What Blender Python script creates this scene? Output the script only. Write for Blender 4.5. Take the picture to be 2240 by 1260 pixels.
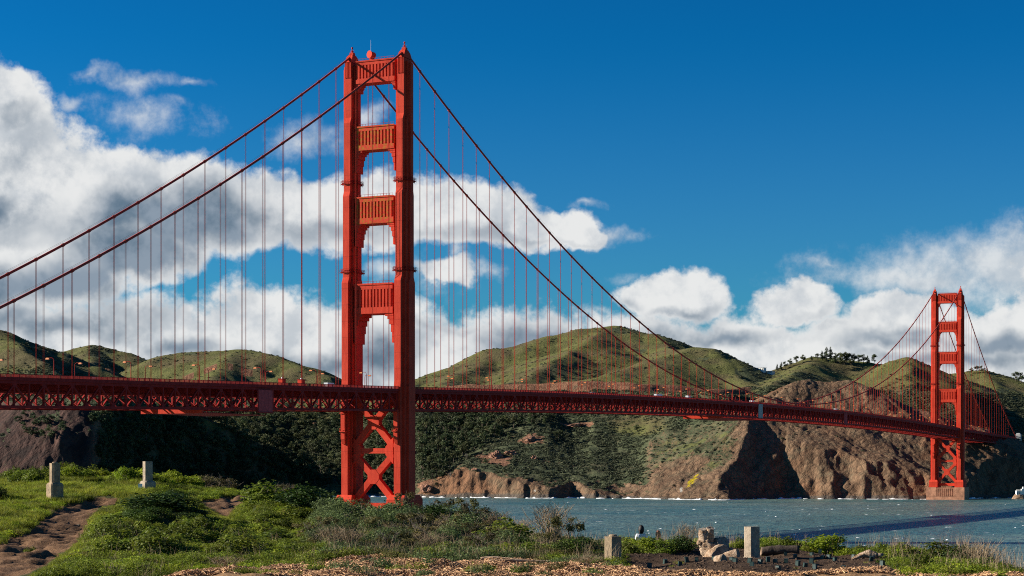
import bpy, bmesh, math, random
import numpy as np
from mathutils import Vector, Matrix, noise as mnoise

for _o in list(bpy.data.objects):
    bpy.data.objects.remove(_o)
SC = bpy.context.scene
COL = SC.collection
R = math.radians

# ------------------------------------------------------------------ camera
# world axes: X = east, Y = north along the bridge, Z = up from the water; near tower at the origin
CAM = (418.8, -771.5, 33.4)
YAW = 0.427
FPX = 4152.0            # focal length in pixels of a 2240 px wide frame
HORIZON = 1024.8        # image row of the horizon (level camera with lens shift)
FWD = np.array([-math.sin(YAW), math.cos(YAW)])
RGT = np.array([math.cos(YAW), math.sin(YAW)])
cam = bpy.data.cameras.new('camera')
cam.sensor_width = 36.0
cam.lens = 36.0 * FPX / 2240.0
cam.shift_y = (HORIZON - 630.0) / 2240.0
cam.clip_start = 1.0
cam.clip_end = 60000.0
camo = bpy.data.objects.new('camera', cam)
camo.location = CAM
camo.rotation_euler = (math.pi / 2, 0, YAW)
COL.objects.link(camo)
SC.camera = camo

# ------------------------------------------------------------------ light
SUN_EL, SHADOW_AZ = R(23.0), R(19.0)      # shadows fall 19 degrees north of east
to_sun = Vector((-math.cos(SHADOW_AZ) * math.cos(SUN_EL), -math.sin(SHADOW_AZ) * math.cos(SUN_EL), math.sin(SUN_EL)))
sun = bpy.data.lights.new('sun', 'SUN')
sun.energy = 5.0
sun.angle = R(0.53)
sun.color = (1.0, 0.93, 0.80)
suno = bpy.data.objects.new('sun', sun)
suno.rotation_euler = to_sun.to_track_quat('Z', 'Y').to_euler()
suno.location = (0, 0, 400)
COL.objects.link(suno)
SC.view_settings.view_transform = 'Standard'
SC.view_settings.look = 'None'
SC.view_settings.exposure = 1.05
SC.view_settings.gamma = 1.0
SC.view_settings.use_curve_mapping = False
SC.cycles.max_bounces = 6
SC.cycles.diffuse_bounces = 3
SC.cycles.glossy_bounces = 3
SC.cycles.transparent_max_bounces = 8
SC.cycles.use_denoising = False
SC.cycles.use_adaptive_sampling = False
SC.cycles.filter_width = 1.05

# ------------------------------------------------------------------ node helper
class NT:
    """small helper that wires shader nodes"""
    def __init__(self, tree):
        self.t = tree
    def n(self, kind, **kw):
        nd = self.t.nodes.new(kind)
        for k, v in kw.items():
            setattr(nd, k, v)
        return nd
    def put(self, sock, v):
        if isinstance(v, bpy.types.NodeSocket):
            self.t.links.new(v, sock)
        elif v is not None:
            sock.default_value = v
    def m(self, op, a, b=None, c=None, clamp=False):
        nd = self.n('ShaderNodeMath', operation=op, use_clamp=clamp)
        self.put(nd.inputs[0], a)
        if b is not None: self.put(nd.inputs[1], b)
        if c is not None: self.put(nd.inputs[2], c)
        return nd.outputs[0]
    def v(self, op, a, b=None):
        nd = self.n('ShaderNodeVectorMath', operation=op)
        self.put(nd.inputs[0], a)
        if b is not None:
            self.put(nd.inputs[3 if op == 'SCALE' else 1], b)
        return nd.outputs['Value'] if op in ('LENGTH', 'DOT_PRODUCT', 'DISTANCE') else nd.outputs[0]
    def noise(self, vec, scale, detail=4.0, rough=0.55, dist=0.0, lac=2.0):
        nd = self.n('ShaderNodeTexNoise')
        if vec is not None: self.put(nd.inputs['Vector'], vec)
        nd.inputs['Scale'].default_value = scale
        nd.inputs['Detail'].default_value = detail
        nd.inputs['Roughness'].default_value = rough
        nd.inputs['Distortion'].default_value = dist
        nd.inputs['Lacunarity'].default_value = lac
        return nd.outputs['Fac']
    def ss(self, x, lo, hi, a=0.0, b=1.0):
        nd = self.n('ShaderNodeMapRange', interpolation_type='SMOOTHSTEP', clamp=True)
        self.put(nd.inputs[0], x)
        nd.inputs[1].default_value = lo; nd.inputs[2].default_value = hi
        nd.inputs[3].default_value = a; nd.inputs[4].default_value = b
        return nd.outputs[0]
    def mix(self, f, a, b, blend='MIX'):
        nd = self.n('ShaderNodeMix', data_type='RGBA', blend_type=blend)
        self.put(nd.inputs[0], f)
        self.put(nd.inputs[6], a if isinstance(a, bpy.types.NodeSocket) else (*a[:3], 1.0))
        self.put(nd.inputs[7], b if isinstance(b, bpy.types.NodeSocket) else (*b[:3], 1.0))
        return nd.outputs[2]

# ------------------------------------------------------------------ sky
def px_angles(x, y):
    a, e = (x - 1120.0) / FPX, (HORIZON - y) / FPX
    return math.atan(a) * FPX / 1000.0, math.atan(e * math.cos(math.atan(a))) * FPX / 1000.0

CLOUDS = [  # sky position and half size of each cloud mass; last value thins it
    (5, 205, 70, 62, 0), (-10, 320, 140, 130, -.1), (40, 420, 230, 150, -.1), (-200, 380, 260, 260, -.1), (230, 430, 190, 105, -.05),
    (400, 452, 190, 92, -.1), (600, 466, 210, 92, -.12), (800, 462, 200, 90, -.12), (1000, 475, 200, 72, -.08),
    (1160, 495, 150, 46, 0), (1265, 514, 85, 26, .12),
    (20, 580, 260, 100, -.1), (270, 545, 180, 85, 0),
    (60, 790, 240, 120, -.05), (340, 790, 250, 125, -.05), (590, 790, 250, 140, -.08), (800, 805, 240, 145, -.05), (1000, 810, 230, 125, -.05), (1210, 805, 230, 130, -.08), (1400, 820, 190, 140, 0),
    (975, 606, 85, 44, .12),
    (1495, 645, 118, 58, -.05), (1400, 655, 70, 40, .15), (1735, 666, 105, 48, -.05), (1985, 695, 140, 64, -.05), (1600, 800, 330, 112, -.05), (1950, 810, 350, 120, -.05), (2215, 720, 120, 66, -.05),
    (2285, 672, 60, 46, 0), (2400, 600, 200, 50, 0), (2400, 760, 260, 260, 0),
]
WISPS = [
    (1310, 512, 100, 26, -.15),
    (2290, 590, 330, 66, -.75), (2030, 608, 270, 38, -.5),
    (1050, 606, 80, 30, .0), (850, 612, 80, 30, .0), (1000, 565, 40, 34, .05), (960, 610, 120, 55, -.1),
    (300, 182, 150, 30, 0), (425, 190, 85, 22, .05), (205, 172, 80, 28, .2), (395, 236, 75, 30, .1), (155, 230, 40, 22, .1), (670, 290, 150, 55, .12), (790, 258, 60, 36, .1), (330, 250, 250, 80, .35),
    (1285, 450, 70, 18, .1), (1380, 610, 90, 40, .2), (1800, 590, 170, 36, .15),
]
GREYS = [  # shaded undersides
    (340, 560, 185, 95, -.3), (190, 628, 260, 72, -.2), (10, 642, 240, 72, -.15), (445, 508, 115, 90, -.3), (330, 480, 120, 60, -.25), (-10, 470, 50, 55),
    (845, 775, 90, 60), (640, 800, 170, 40), (1180, 735, 180, 60), (1010, 708, 140, 20), (160, 722, 140, 30), (420, 770, 90, 30),
    (1495, 694, 140, 24), (1560, 728, 180, 26), (1790, 706, 100, 24), (2010, 735, 210, 26), (2200, 745, 110, 30), (2190, 622, 110, 18), (2180, 568, 70, 18), (2080, 780, 180, 24), (1320, 670, 100, 24), (1850, 690, 60, 30),
]
world = bpy.data.worlds.new('World')
SC.world = world
world.use_nodes = True
wt = world.node_tree
W = NT(wt)

def blob_field(g, P, blobs, k=0.2):
    cur = None
    for b in blobs:
        a, e = px_angles(b[0], b[1])
        sx, sy = 1000.0 / b[2], 1000.0 / b[3]
        nd = g.n('ShaderNodeVectorMath', operation='MULTIPLY_ADD')
        g.put(nd.inputs[0], P); nd.inputs[1].default_value = (sx, sy, 0.0); nd.inputs[2].default_value = (-a * sx, -e * sy, 0.0)
        d = g.v('LENGTH', nd.outputs[0])
        if len(b) > 4 and b[4]:
            d = g.m('ADD', d, b[4])
        cur = d if cur is None else g.m('SMOOTH_MIN', cur, d, k)
    return g.m('SUBTRACT', 1.0, cur)

geo = W.n('ShaderNodeTexCoord')
D0 = W.v('NORMALIZE', geo.outputs['Generated'])
sep = W.n('ShaderNodeSeparateXYZ'); W.put(sep.inputs[0], D0)
rx = W.m('ADD', W.m('MULTIPLY', sep.outputs[0], float(RGT[0])), W.m('MULTIPLY', sep.outputs[1], float(RGT[1])))
fy = W.m('ADD', W.m('MULTIPLY', sep.outputs[0], float(FWD[0])), W.m('MULTIPLY', sep.outputs[1], float(FWD[1])))
az = W.m('MULTIPLY', W.m('ARCTAN2', rx, fy), FPX / 1000.0)
el = W.m('MULTIPLY', W.m('ARCSINE', sep.outputs[2]), FPX / 1000.0)
cmb = W.n('ShaderNodeCombineXYZ'); W.put(cmb.inputs[0], az); W.put(cmb.inputs[1], el)
sky = W.n('ShaderNodeTexSky', sky_type='NISHITA', sun_disc=False, sun_elevation=SUN_EL, sun_rotation=math.pi * 1.5 - SHADOW_AZ)
sky.air_density = 1.0; sky.dust_density = 0.3; sky.ozone_density = 3.0
gam = W.n('ShaderNodeGamma'); W.put(gam.inputs[0], sky.outputs[0]); gam.inputs[1].default_value = 1.55
blue = W.mix(1.0, gam.outputs[0], (0.010, 0.215, 0.310), 'MULTIPLY')
blue = W.mix(W.ss(el, 0.1, 0.95, 1, 0), blue, (.42, .10, .0), 'ADD')
WHITE, SHADE = (6.4, 6.45, 6.4), (4.5, 4.8, 5.1)
DARK0, DARK1 = (0.85, 1.35, 1.9), (1.9, 2.4, 3.0)

# the part of the sky that the place looks out on
off = W.v('ADD', D0, (3.1, 2.2, -1.3))
warp = W.n('ShaderNodeTexNoise'); W.put(warp.inputs['Vector'], off); warp.inputs['Scale'].default_value = 20.0; warp.inputs['Detail'].default_value = 2.0
P2 = W.v('ADD', cmb.outputs[0], W.v('SCALE', W.v('SUBTRACT', warp.outputs['Color'], (.5, .5, .5)), 0.085))
warp2 = W.n('ShaderNodeTexNoise'); W.put(warp2.inputs['Vector'], off); warp2.inputs['Scale'].default_value = 75.0; warp2.inputs['Detail'].default_value = 3.0; warp2.inputs['Roughness'].default_value = .6
P2 = W.v('ADD', P2, W.v('MULTIPLY', W.v('SUBTRACT', warp2.outputs['Color'], (.5, .5, .5)), (.060, .045, 0.0)))
up_left = Vector((-RGT[0] * .5, -RGT[1] * .5, .85)) * 0.009
def puff(vec, scale, detail):
    vn = W.n('ShaderNodeTexVoronoi', feature='F1', voronoi_dimensions='3D', normalize=True)
    W.put(vn.inputs['Vector'], vec)
    vn.inputs['Scale'].default_value = scale; vn.inputs['Detail'].default_value = detail; vn.inputs['Roughness'].default_value = .55; vn.inputs['Lacunarity'].default_value = 2.3
    return vn.outputs['Distance']
wsmall = W.v('ADD', off, W.v('SCALE', W.v('SUBTRACT', warp.outputs['Color'], (.5, .5, .5)), 0.012))
shift = W.v('ADD', wsmall, tuple(up_left))
n0 = W.noise(off, 26.0, 10.0, .66)
v0, v1 = puff(wsmall, 42.0, 2.0), puff(shift, 42.0, 2.0)
n1 = W.noise(W.v('ADD', off, tuple(up_left * 1.4)), 26.0, 4.0, .56)
body = W.m('ADD', W.m('MULTIPLY', W.m('SUBTRACT', n0, .5), 1.25), W.m('MULTIPLY', W.m('SUBTRACT', .42, v0), .55))
base = blob_field(W, P2, CLOUDS, .12)
base_up = blob_field(W, W.v('ADD', P2, (-.028, .046, 0.0)), CLOUDS, .12)
dens = W.m('ADD', base, body)
wisp = W.m('ADD', blob_field(W, P2, WISPS), W.m('MULTIPLY', W.m('SUBTRACT', n0, .5), 2.6))
grey = W.m('ADD', blob_field(W, P2, GREYS, 0.3), W.m('MULTIPLY', W.m('SUBTRACT', n1, .5), 1.3))
cover = W.m('MAXIMUM', W.ss(dens, -0.04, 0.28), W.ss(wisp, 0.0, 1.35, 0.0, 0.85))
bulk = W.ss(W.m('ADD', W.m('SUBTRACT', base_up, base), W.m('MULTIPLY', W.m('SUBTRACT', n1, n0), 1.0)), -.28, .34)
lit = W.ss(W.m('ADD', W.m('SUBTRACT', n0, n1), W.m('MULTIPLY', W.m('SUBTRACT', v1, v0), .30)), -0.17, 0.11)
under = W.m('MULTIPLY', W.m('MAXIMUM', W.ss(grey, -0.35, 0.80), W.m('MULTIPLY', bulk, .46)), W.ss(dens, .1, .6))
c_cl = W.mix(W.m('MULTIPLY', under, 0.97), W.mix(lit, SHADE, WHITE), W.mix(lit, DARK0, DARK1))
col_in = W.mix(W.m('MULTIPLY', cover, .98), blue, c_cl)
# unseen rest of the sky: cover thinned with height to hold down ambient light
g0 = W.noise(off, 5.0, 5.0, .58)
gdens = W.m('SUBTRACT', g0, W.ss(el, 0.1, 1.3, .47, .66))
gcl = W.mix(W.ss(gdens, .06, .22), WHITE, DARK1)
col_out = W.mix(W.ss(gdens, 0.0, .12), blue, gcl)
bg_in = wt.nodes['Background']
bg_out = W.n('ShaderNodeBackground')
W.put(bg_in.inputs[0], col_in); W.put(bg_out.inputs[0], col_out)
bg_in.inputs[1].default_value = 0.062
bg_out.inputs[1].default_value = 0.062
edge = W.m('MAXIMUM', W.ss(W.m('ABSOLUTE', az), 1.25, 1.6), W.ss(el, 1.12, 1.5))
mixs = W.n('ShaderNodeMixShader')
W.put(mixs.inputs[0], edge)
wt.links.new(bg_in.outputs[0], mixs.inputs[1]); wt.links.new(bg_out.outputs[0], mixs.inputs[2])
wt.links.new(mixs.outputs[0], wt.nodes['World Output'].inputs[0])
world.cycles.sampling_method = 'MANUAL'
world.cycles.sample_map_resolution = 512

# ------------------------------------------------------------------ helpers
rng = random.Random(7)
def at(px, d, z=None, py=None):
    """world point at image column px and distance d, at height z or on image row py"""
    u = (px - 1120.0) / FPX * d
    if z is None:
        z = CAM[2] + (HORIZON - py) / FPX * d
    return Vector((CAM[0] + RGT[0] * u + FWD[0] * d, CAM[1] + RGT[1] * u + FWD[1] * d, z))

def ordinal(n):
    one = ['first', 'second', 'third', 'fourth', 'fifth', 'sixth', 'seventh', 'eighth', 'ninth', 'tenth', 'eleventh', 'twelfth', 'thirteenth', 'fourteenth', 'fifteenth', 'sixteenth', 'seventeenth', 'eighteenth', 'nineteenth']
    if n < 20: return one[n - 1]
    t = n // 10
    return ['twentieth', 'thirtieth', 'fortieth'][t - 2] if n % 10 == 0 else ['twenty', 'thirty', 'forty'][t - 2] + '-' + one[n % 10 - 1]

def link(o):
    COL.objects.link(o)
    return o

def tag(o, label=None, cat=None, group=None, kind=None):
    if label: o['label'] = label
    if cat: o['category'] = cat
    if group: o['group'] = group
    if kind: o['kind'] = kind
    return o

def empty(name, loc=(0, 0, 0), rz=0.0):
    o = bpy.data.objects.new(name, None)
    o.empty_display_size = 0.5
    o.location = loc
    o.rotation_euler = (0, 0, rz)
    return link(o)

def mobj(name, me, mat=None, parent=None, loc=None, rot=None, scale=None):
    o = bpy.data.objects.new(name, me)
    if mat is not None and not me.materials:
        me.materials.append(mat)
    if parent is not None: o.parent = parent
    if loc is not None: o.location = loc
    if rot is not None: o.rotation_euler = rot
    if scale is not None: o.scale = scale
    return link(o)

def copy_tree(o, parent=None, lvl=0):
    c = o.copy()
    link(c)
    if parent is not None: c.parent = parent
    for ch in o.children:
        if ch.name in bpy.data.objects: copy_tree(ch, c, lvl + 1)
    return c

class MB:
    """collects simple shapes into one mesh"""
    def __init__(self):
        self.v, self.f = [], []
    def add(self, vs, fs):
        n = len(self.v)
        self.v += [tuple(p) for p in vs]
        self.f += [tuple(n + i for i in f) for f in fs]
        return self
    def box(self, x0, x1, y0, y1, z0, z1):
        return self.frustum((x0, x1, y0, y1), (x0, x1, y0, y1), z0, z1)
    def frustum(self, a, b, z0, z1):
        vs = [(a[0], a[2], z0), (a[1], a[2], z0), (a[1], a[3], z0), (a[0], a[3], z0), (b[0], b[2], z1), (b[1], b[2], z1), (b[1], b[3], z1), (b[0], b[3], z1)]
        return self.add(vs, [(0, 3, 2, 1), (4, 5, 6, 7), (0, 1, 5, 4), (1, 2, 6, 5), (2, 3, 7, 6), (3, 0, 4, 7)])
    def beam(self, p, q, w, h, up=(0, 0, 1)):
        p, q = Vector(p), Vector(q)
        d = (q - p).normalized()
        s = d.cross(Vector(up))
        if s.length < 1e-5: s = d.cross(Vector((0, 1, 0)))
        s.normalize()
        t = s.cross(d)
        vs = []
        for c in (p, q):
            for a, b in ((-1, -1), (1, -1), (1, 1), (-1, 1)):
                vs.append(c + s * (a * w / 2) + t * (b * h / 2))
        return self.add(vs, [(0, 1, 2, 3), (7, 6, 5, 4), (0, 4, 5, 1), (1, 5, 6, 2), (2, 6, 7, 3), (3, 7, 4, 0)])
    def tube(self, pts, rad, n=8, caps=True):
        pts = [Vector(p) for p in pts]
        rads = rad if isinstance(rad, (list, tuple)) else [rad] * len(pts)
        base = len(self.v)
        ref = Vector((0, 0, 1))
        d0 = (pts[-1] - pts[0]).normalized()
        if abs(d0.z) > .9: ref = Vector((0, 1, 0))
        for i, p in enumerate(pts):
            d = (pts[min(i + 1, len(pts) - 1)] - pts[max(i - 1, 0)]).normalized()
            s = d.cross(ref).normalized(); t = s.cross(d)
            for k in range(n):
                a = 2 * math.pi * k / n
                self.v.append(tuple(p + (s * math.cos(a) + t * math.sin(a)) * rads[i]))
        for i in range(len(pts) - 1):
            for k in range(n):
                a, b = base + i * n + k, base + i * n + (k + 1) % n
                self.f.append((a, b, b + n, a + n))
        if caps:
            self.f.append(tuple(base + k for k in reversed(range(n))))
            self.f.append(tuple(base + (len(pts) - 1) * n + k for k in range(n)))
        return self
    def lathe(self, prof, n=16, c=(0, 0, 0), rot=0.0, sx=1.0, sy=1.0):
        """profile of (radius, z) turned about the vertical"""
        base = len(self.v)
        for r, z in prof:
            for k in range(n):
                a = rot + 2 * math.pi * k / n
                self.v.append((c[0] + r * math.cos(a) * sx, c[1] + r * math.sin(a) * sy, c[2] + z))
        for i in range(len(prof) - 1):
            for k in range(n):
                a, b = base + i * n + k, base + i * n + (k + 1) % n
                self.f.append((a, b, b + n, a + n))
        self.f.append(tuple(base + k for k in reversed(range(n))))
        self.f.append(tuple(base + (len(prof) - 1) * n + k for k in range(n)))
        return self
    def mesh(self, name, smooth=False):
        me = bpy.data.meshes.new(name)
        me.from_pydata(self.v, [], self.f)
        me.update()
        if smooth:
            me.polygons.foreach_set('use_smooth', [True] * len(me.polygons))
        return me
    def build(self, name, mat, parent=None, smooth=False, **kw):
        return mobj(name, self.mesh(name, smooth), mat, parent, **kw)

def numpy_mesh(name, verts, faces, smooth=False, attrs=None, n=4):
    me = bpy.data.meshes.new(name)
    verts = np.asarray(verts, dtype=np.float32); faces = np.asarray(faces, dtype=np.int32)
    me.vertices.add(len(verts)); me.vertices.foreach_set('co', verts.ravel())
    me.loops.add(faces.size); me.loops.foreach_set('vertex_index', faces.ravel())
    me.polygons.add(len(faces)); me.polygons.foreach_set('loop_start', np.arange(0, faces.size, faces.shape[1], dtype=np.int32))
    if smooth:
        me.polygons.foreach_set('use_smooth', np.ones(len(faces), dtype=bool))
    me.update(calc_edges=True)
    for k, a in (attrs or {}).items():
        a = np.asarray(a, dtype=np.float32)
        if a.ndim == 1:
            at_ = me.attributes.new(k, 'FLOAT', 'POINT'); at_.data.foreach_set('value', a)
        else:
            at_ = me.attributes.new(k, 'FLOAT_COLOR', 'POINT'); at_.data.foreach_set('color', a.ravel())
    me.validate()
    return me

# ------------------------------------------------------------------ materials
def material(name, fn):
    m = bpy.data.materials.new(name)
    m.use_nodes = True
    g = NT(m.node_tree)
    b = m.node_tree.nodes['Principled BSDF']
    g.pos = g.n('ShaderNodeNewGeometry').outputs['Position']
    fn(g, b)
    return m

def plain(name, col, rough=0.7, var=0.25, scale=1.0, bump=0.0, spec=0.3, bscale=None):
    def fn(g, b):
        f = g.noise(g.pos, scale, 5.0, .6)
        lo = tuple(c * (1 - var) for c in col); hi = tuple(min(1, c * (1 + var)) for c in col)
        g.put(b.inputs['Base Color'], g.mix(g.ss(f, .3, .7), lo, hi))
        b.inputs['Roughness'].default_value = rough
        b.inputs['Specular IOR Level'].default_value = spec
        if bump:
            bp = g.n('ShaderNodeBump'); bp.inputs['Strength'].default_value = bump; bp.inputs['Distance'].default_value = 1.0 / (bscale or scale) * .15
            g.put(bp.inputs['Height'], g.noise(g.pos, bscale or scale * 2, 6.0, .65)); g.put(b.inputs['Normal'], bp.outputs[0])
    return material(name, fn)

def orange_fn(g, b):
    # red oxide paint on riveted steel: streaks, faded patches, plate seams
    sep_ = g.n('ShaderNodeSeparateXYZ'); g.put(sep_.inputs[0], g.pos)
    st = g.n('ShaderNodeCombineXYZ')
    g.put(st.inputs[0], sep_.outputs[0]); g.put(st.inputs[1], sep_.outputs[1]); g.put(st.inputs[2], g.m('MULTIPLY', sep_.outputs[2], .12))
    streak = g.noise(st.outputs[0], 1.1, 5.0, .65)
    patch = g.noise(g.pos, .12, 4.0, .6)
    f = g.m('ADD', g.m('MULTIPLY', streak, .55), g.m('MULTIPLY', patch, .45))
    c = g.mix(g.ss(f, .36, .64), (.46, .036, .017), (.60, .058, .029))
    seam = g.m('ABSOLUTE', g.m('SUBTRACT', g.m('FRACT', g.m('MULTIPLY', sep_.outputs[2], .1333)), .5))
    c = g.mix(g.ss(seam, .0, .020, .55, 0.0), c, (.20, .022, .014))
    c = g.mix(g.ss(g.noise(g.pos, .5, 6, .75), .58, .74, 0, .45), c, (.30, .045, .03))
    g.put(b.inputs['Base Color'], c)
    b.inputs['Roughness'].default_value = .7
    b.inputs['Specular IOR Level'].default_value = .08
    bp = g.n('ShaderNodeBump'); bp.inputs['Strength'].default_value = .25; bp.inputs['Distance'].default_value = .15
    g.put(bp.inputs['Height'], g.noise(g.pos, 2.2, 3.0, .5)); g.put(b.inputs['Normal'], bp.outputs[0])
M_ORANGE = material('red_oxide_paint', orange_fn)
def rust_fn(g, b):
    orange_fn(g, b)
    f = g.noise(g.pos, .9, 4.0, .7)
    old = b.inputs['Base Color'].links[0].from_socket
    g.put(b.inputs['Base Color'], g.mix(g.ss(f, .47, .62), old, (.36, .145, .02)))
M_PRIMER = material('patched_primer_paint', rust_fn)
M_DECKRED = plain('darkened_deck_paint', (.28, .020, .017), .7, .22, .5, spec=.08)  # bridge red darkened over the whole deck, standing in for its deep shade
M_CABLE = plain('cable_paint', (.36, .045, .030), .65, .2, .4, spec=.1)
M_CONC = plain('pier_concrete', (.42, .19, .11), .9, .3, .25, .4)
M_GREYCONC = plain('grey_concrete', (.30, .30, .29), .9, .25, .3, .3)
M_TARP = plain('mauve_tarpaulin', (.46, .075, .075), .9, .12, .6, spec=.02)
M_GREYTARP = plain('grey_tarpaulin', (.42, .36, .34), .9, .12, .6, spec=.03)
M_ROAD = plain('asphalt', (.055, .055, .055), .9, .2, .3)
M_WHITE = plain('white_paint', (.75, .76, .74), .5, .08, 2)
M_GLASSDARK = plain('dark_glass', (.02, .025, .03), .15, .1, 2, spec=.6)
M_LANTERN = plain('amber_lantern', (.62, .19, .05), .4, .15, 3)

# ------------------------------------------------------------------ bridge geometry
PANEL = 15.24
SPAN = 1280.16
def rail_z(Y):
    if Y < 0: return 70.9 + .0240 * Y
    if Y > SPAN: return 76.6 - .0128 * (Y - SPAN)
    t = Y / SPAN
    return 70.9 + 5.7 * t + 7.9 * 4 * t * (1 - t)
ZT = 225.0
def cable_z(Y):
    if Y < 0:
        t = -Y / 342.9
        return ZT + (61.8 - ZT) * t - 4 * 9.75 * t * (1 - t)
    if Y > SPAN:
        t = (Y - SPAN) / 342.9
        return ZT + (73.0 - ZT) * t - 4 * 9.75 * t * (1 - t)
    t = Y / SPAN
    return ZT - 141.8 * 4 * t * (1 - t)

LEG_SECT = [(13.4, 71.0, 7.4), (71.0, 119.0, 7.1), (119.0, 159.0, 5.9), (159.0, 193.0, 5.0), (193.0, 221.0, 3.9)]
def leg_L(z):
    for a, b, l in LEG_SECT:
        if z <= b: return l
    return 3.9
STRUTS = [(211.0, 221.4, .7), (180.0, 191.0, 1.3), (146.0, 158.4, 1.6), (104.5, 118.3, 2.0)]

def make_tower(Y0, label, detail):
    root = empty('bridge_tower', (0, Y0, 0))
    tag(root, label, 'bridge tower', 'towers of the suspension bridge')
    for sx in (-1, 1):
        cx = 13.7 * sx
        m = MB()
        for i, (z0, z1, L) in enumerate(LEG_SECT):
            nxt = LEG_SECT[i + 1][2] if i + 1 < len(LEG_SECT) else None
            for k, (hx, dl) in enumerate(((1.65, 0.0), (2.75, 2.2), (3.85, min(4.2, L - 1.2)))):
                ly = L - dl
                lo = z0 - (.05 if i else 0) + k * .02
                hi = z1 - k * .35 if nxt is not None else z1 - k * 1.2
                m.box(cx - hx, cx + hx, -ly, ly, lo, hi)
                if nxt is not None:
                    ln = nxt - (0.0, 2.2, min(4.2, nxt - 1.2))[k]
                    m.frustum((cx - hx, cx + hx, -ly, ly), (cx - hx + .02, cx + hx - .02, -ln - .01, ln + .01), hi, hi + 2.6)
        # flared foot
        m.frustum((cx - 4.6, cx + 4.6, -9.2, 9.2), (cx - 4.6, cx + 4.6, -9.2, 9.2), 13.0, 19.2)
        m.frustum((cx - 4.6, cx + 4.6, -9.2, 9.2), (cx - 3.9, cx + 3.9, -7.5, 7.5), 19.2, 21.2)
        leg = m.build('leg', M_ORANGE, root)
        # fluted cap below the saddle
        for sy in (-1, 1):
            c = MB()
            for k in range(5):
                x = cx - 1.4 + k * .7
                c.box(x - .16, x + .16, sy * 3.9 - .28, sy * 3.9 + .28, 214.0, 221.3)
            c.build('fluted_cap', M_ORANGE, leg)
        for sx2 in (-1, 1):
            c = MB()
            for k in range(4):
                y = -2.1 + k * 1.4
                c.box(cx + sx2 * 2.75 - .2, cx + sx2 * 2.75 + .2, y - .25, y + .25, 213.0, 219.5)
            c.build('fluted_cap', M_ORANGE, leg)
        # saddle housing with stepped top and beacon
        s = MB()
        s.frustum((cx - 1.7, cx + 1.7, -4.3, 4.3), (cx - 1.5, cx + 1.5, -2.6, 2.6), 221.2, 224.0)
        s.frustum((cx - 1.5, cx + 1.5, -2.6, 2.6), (cx - 1.1, cx + 1.1, -1.5, 1.5), 224.0, 225.2)
        s.box(cx - .95, cx + .95, -.95, .95, 225.15, 226.3)
        sad = s.build('saddle_housing', M_ORANGE, root)
        bcn = MB().lathe([(.35, 0), (.35, .7), (.55, .75), (.55, 1.0), (.2, 1.05), (.2, 2.0), (.42, 2.05), (.42, 2.7), (.1, 2.9)], 8, (cx, 0, 226.2))
        for a in range(4):
            bcn.beam((cx + .8 * math.cos(a * 1.57), .8 * math.sin(a * 1.57), 226.3), (cx + .8 * math.cos(a * 1.57), .8 * math.sin(a * 1.57), 227.5), .1, .1)
        bcn.build('beacon', M_ORANGE, sad)
        # platforms that ring the leg
        for zr in (165.0, 124.0):
            L = leg_L(zr)
            p = MB()
            for hx, ly in ((2.3, L + .6), (4.4, L - 2.0)):
                for s_ in (-1, 1):
                    p.box(cx - hx, cx + hx, s_ * ly - .25, s_ * ly + .25, zr, zr + .3)
                    p.box(cx + s_ * hx - .25, cx + s_ * hx + .25, -ly + .3, ly - .3, zr + .02, zr + .28)
                    for zz in (.95, 1.5):
                        p.box(cx - hx, cx + hx, s_ * ly - .06, s_ * ly + .06, zr + zz, zr + zz + .1)
                        p.box(cx + s_ * hx - .06, cx + s_ * hx + .06, -ly, ly, zr + zz + .01, zr + zz + .09)
                    n = int(ly * 2 / 1.5)
                    for k in range(n + 1):
                        y = -ly + 2 * ly * k / n
                        p.box(cx + s_ * hx - .05, cx + s_ * hx + .05, y - .05, y + .05, zr - .5, zr + 1.55)
                    for k in range(4):
                        x = cx - hx + 2 * hx * k / 3
                        p.box(x - .05, x + .05, s_ * ly - .05, s_ * ly + .05, zr - .5, zr + 1.55)
            p.build('ring_platform', M_DECKRED, leg)
        # bracket with small platforms on the south face under the deck
        b = MB()
        b.box(cx - 1.0, cx + 1.0, -9.1, -7.35, 47.0, 60.2)
        b.frustum((cx - .7, cx + .7, -8.2, -7.35), (cx - 1.0, cx + 1.0, -9.1, -7.35), 44.6, 47.0)
        b.box(cx - 1.5, cx + 1.5, -9.7, -7.3, 50.2, 50.6); b.box(cx - 1.5, cx + 1.5, -9.75, -9.65, 51.6, 51.75)
        for x in (-1.45, 0, 1.45): b.box(cx + x - .05, cx + x + .05, -9.74, -9.64, 50.6, 51.6)
        b.box(cx - 1.4, cx + 1.4, -9.5, -7.3, 58.6, 59.0)
        b.build('deck_bracket', M_ORANGE, leg)
    # portal struts
    for i, (z0, z1, rec) in enumerate(STRUTS):
        L = leg_L((z0 + z1) / 2)
        t = L - rec
        mat = M_PRIMER if (detail and i in (1, 2)) else M_ORANGE
        xin = 13.7 - 3.6
        m = MB()
        m.box(-xin, xin, -t + .5, t - .5, z0 + .05, z1 - .05)
        h = z1 - z0
        for s in (-1, 1):
            ya, yb = sorted((s * (t - .55), s * t))
            m.box(-xin, xin, ya, yb, z1 - .19 * h, z1)
            m.box(-xin, xin, ya, yb, z0, z0 + .21 * h)
            ya, yb = sorted((s * t, s * (t + .25)))
            m.box(-xin, xin, ya, yb, z1 - .05 * h, z1 + .12)
        st = m.build('portal_strut', mat, root)
        n = 11
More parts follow.
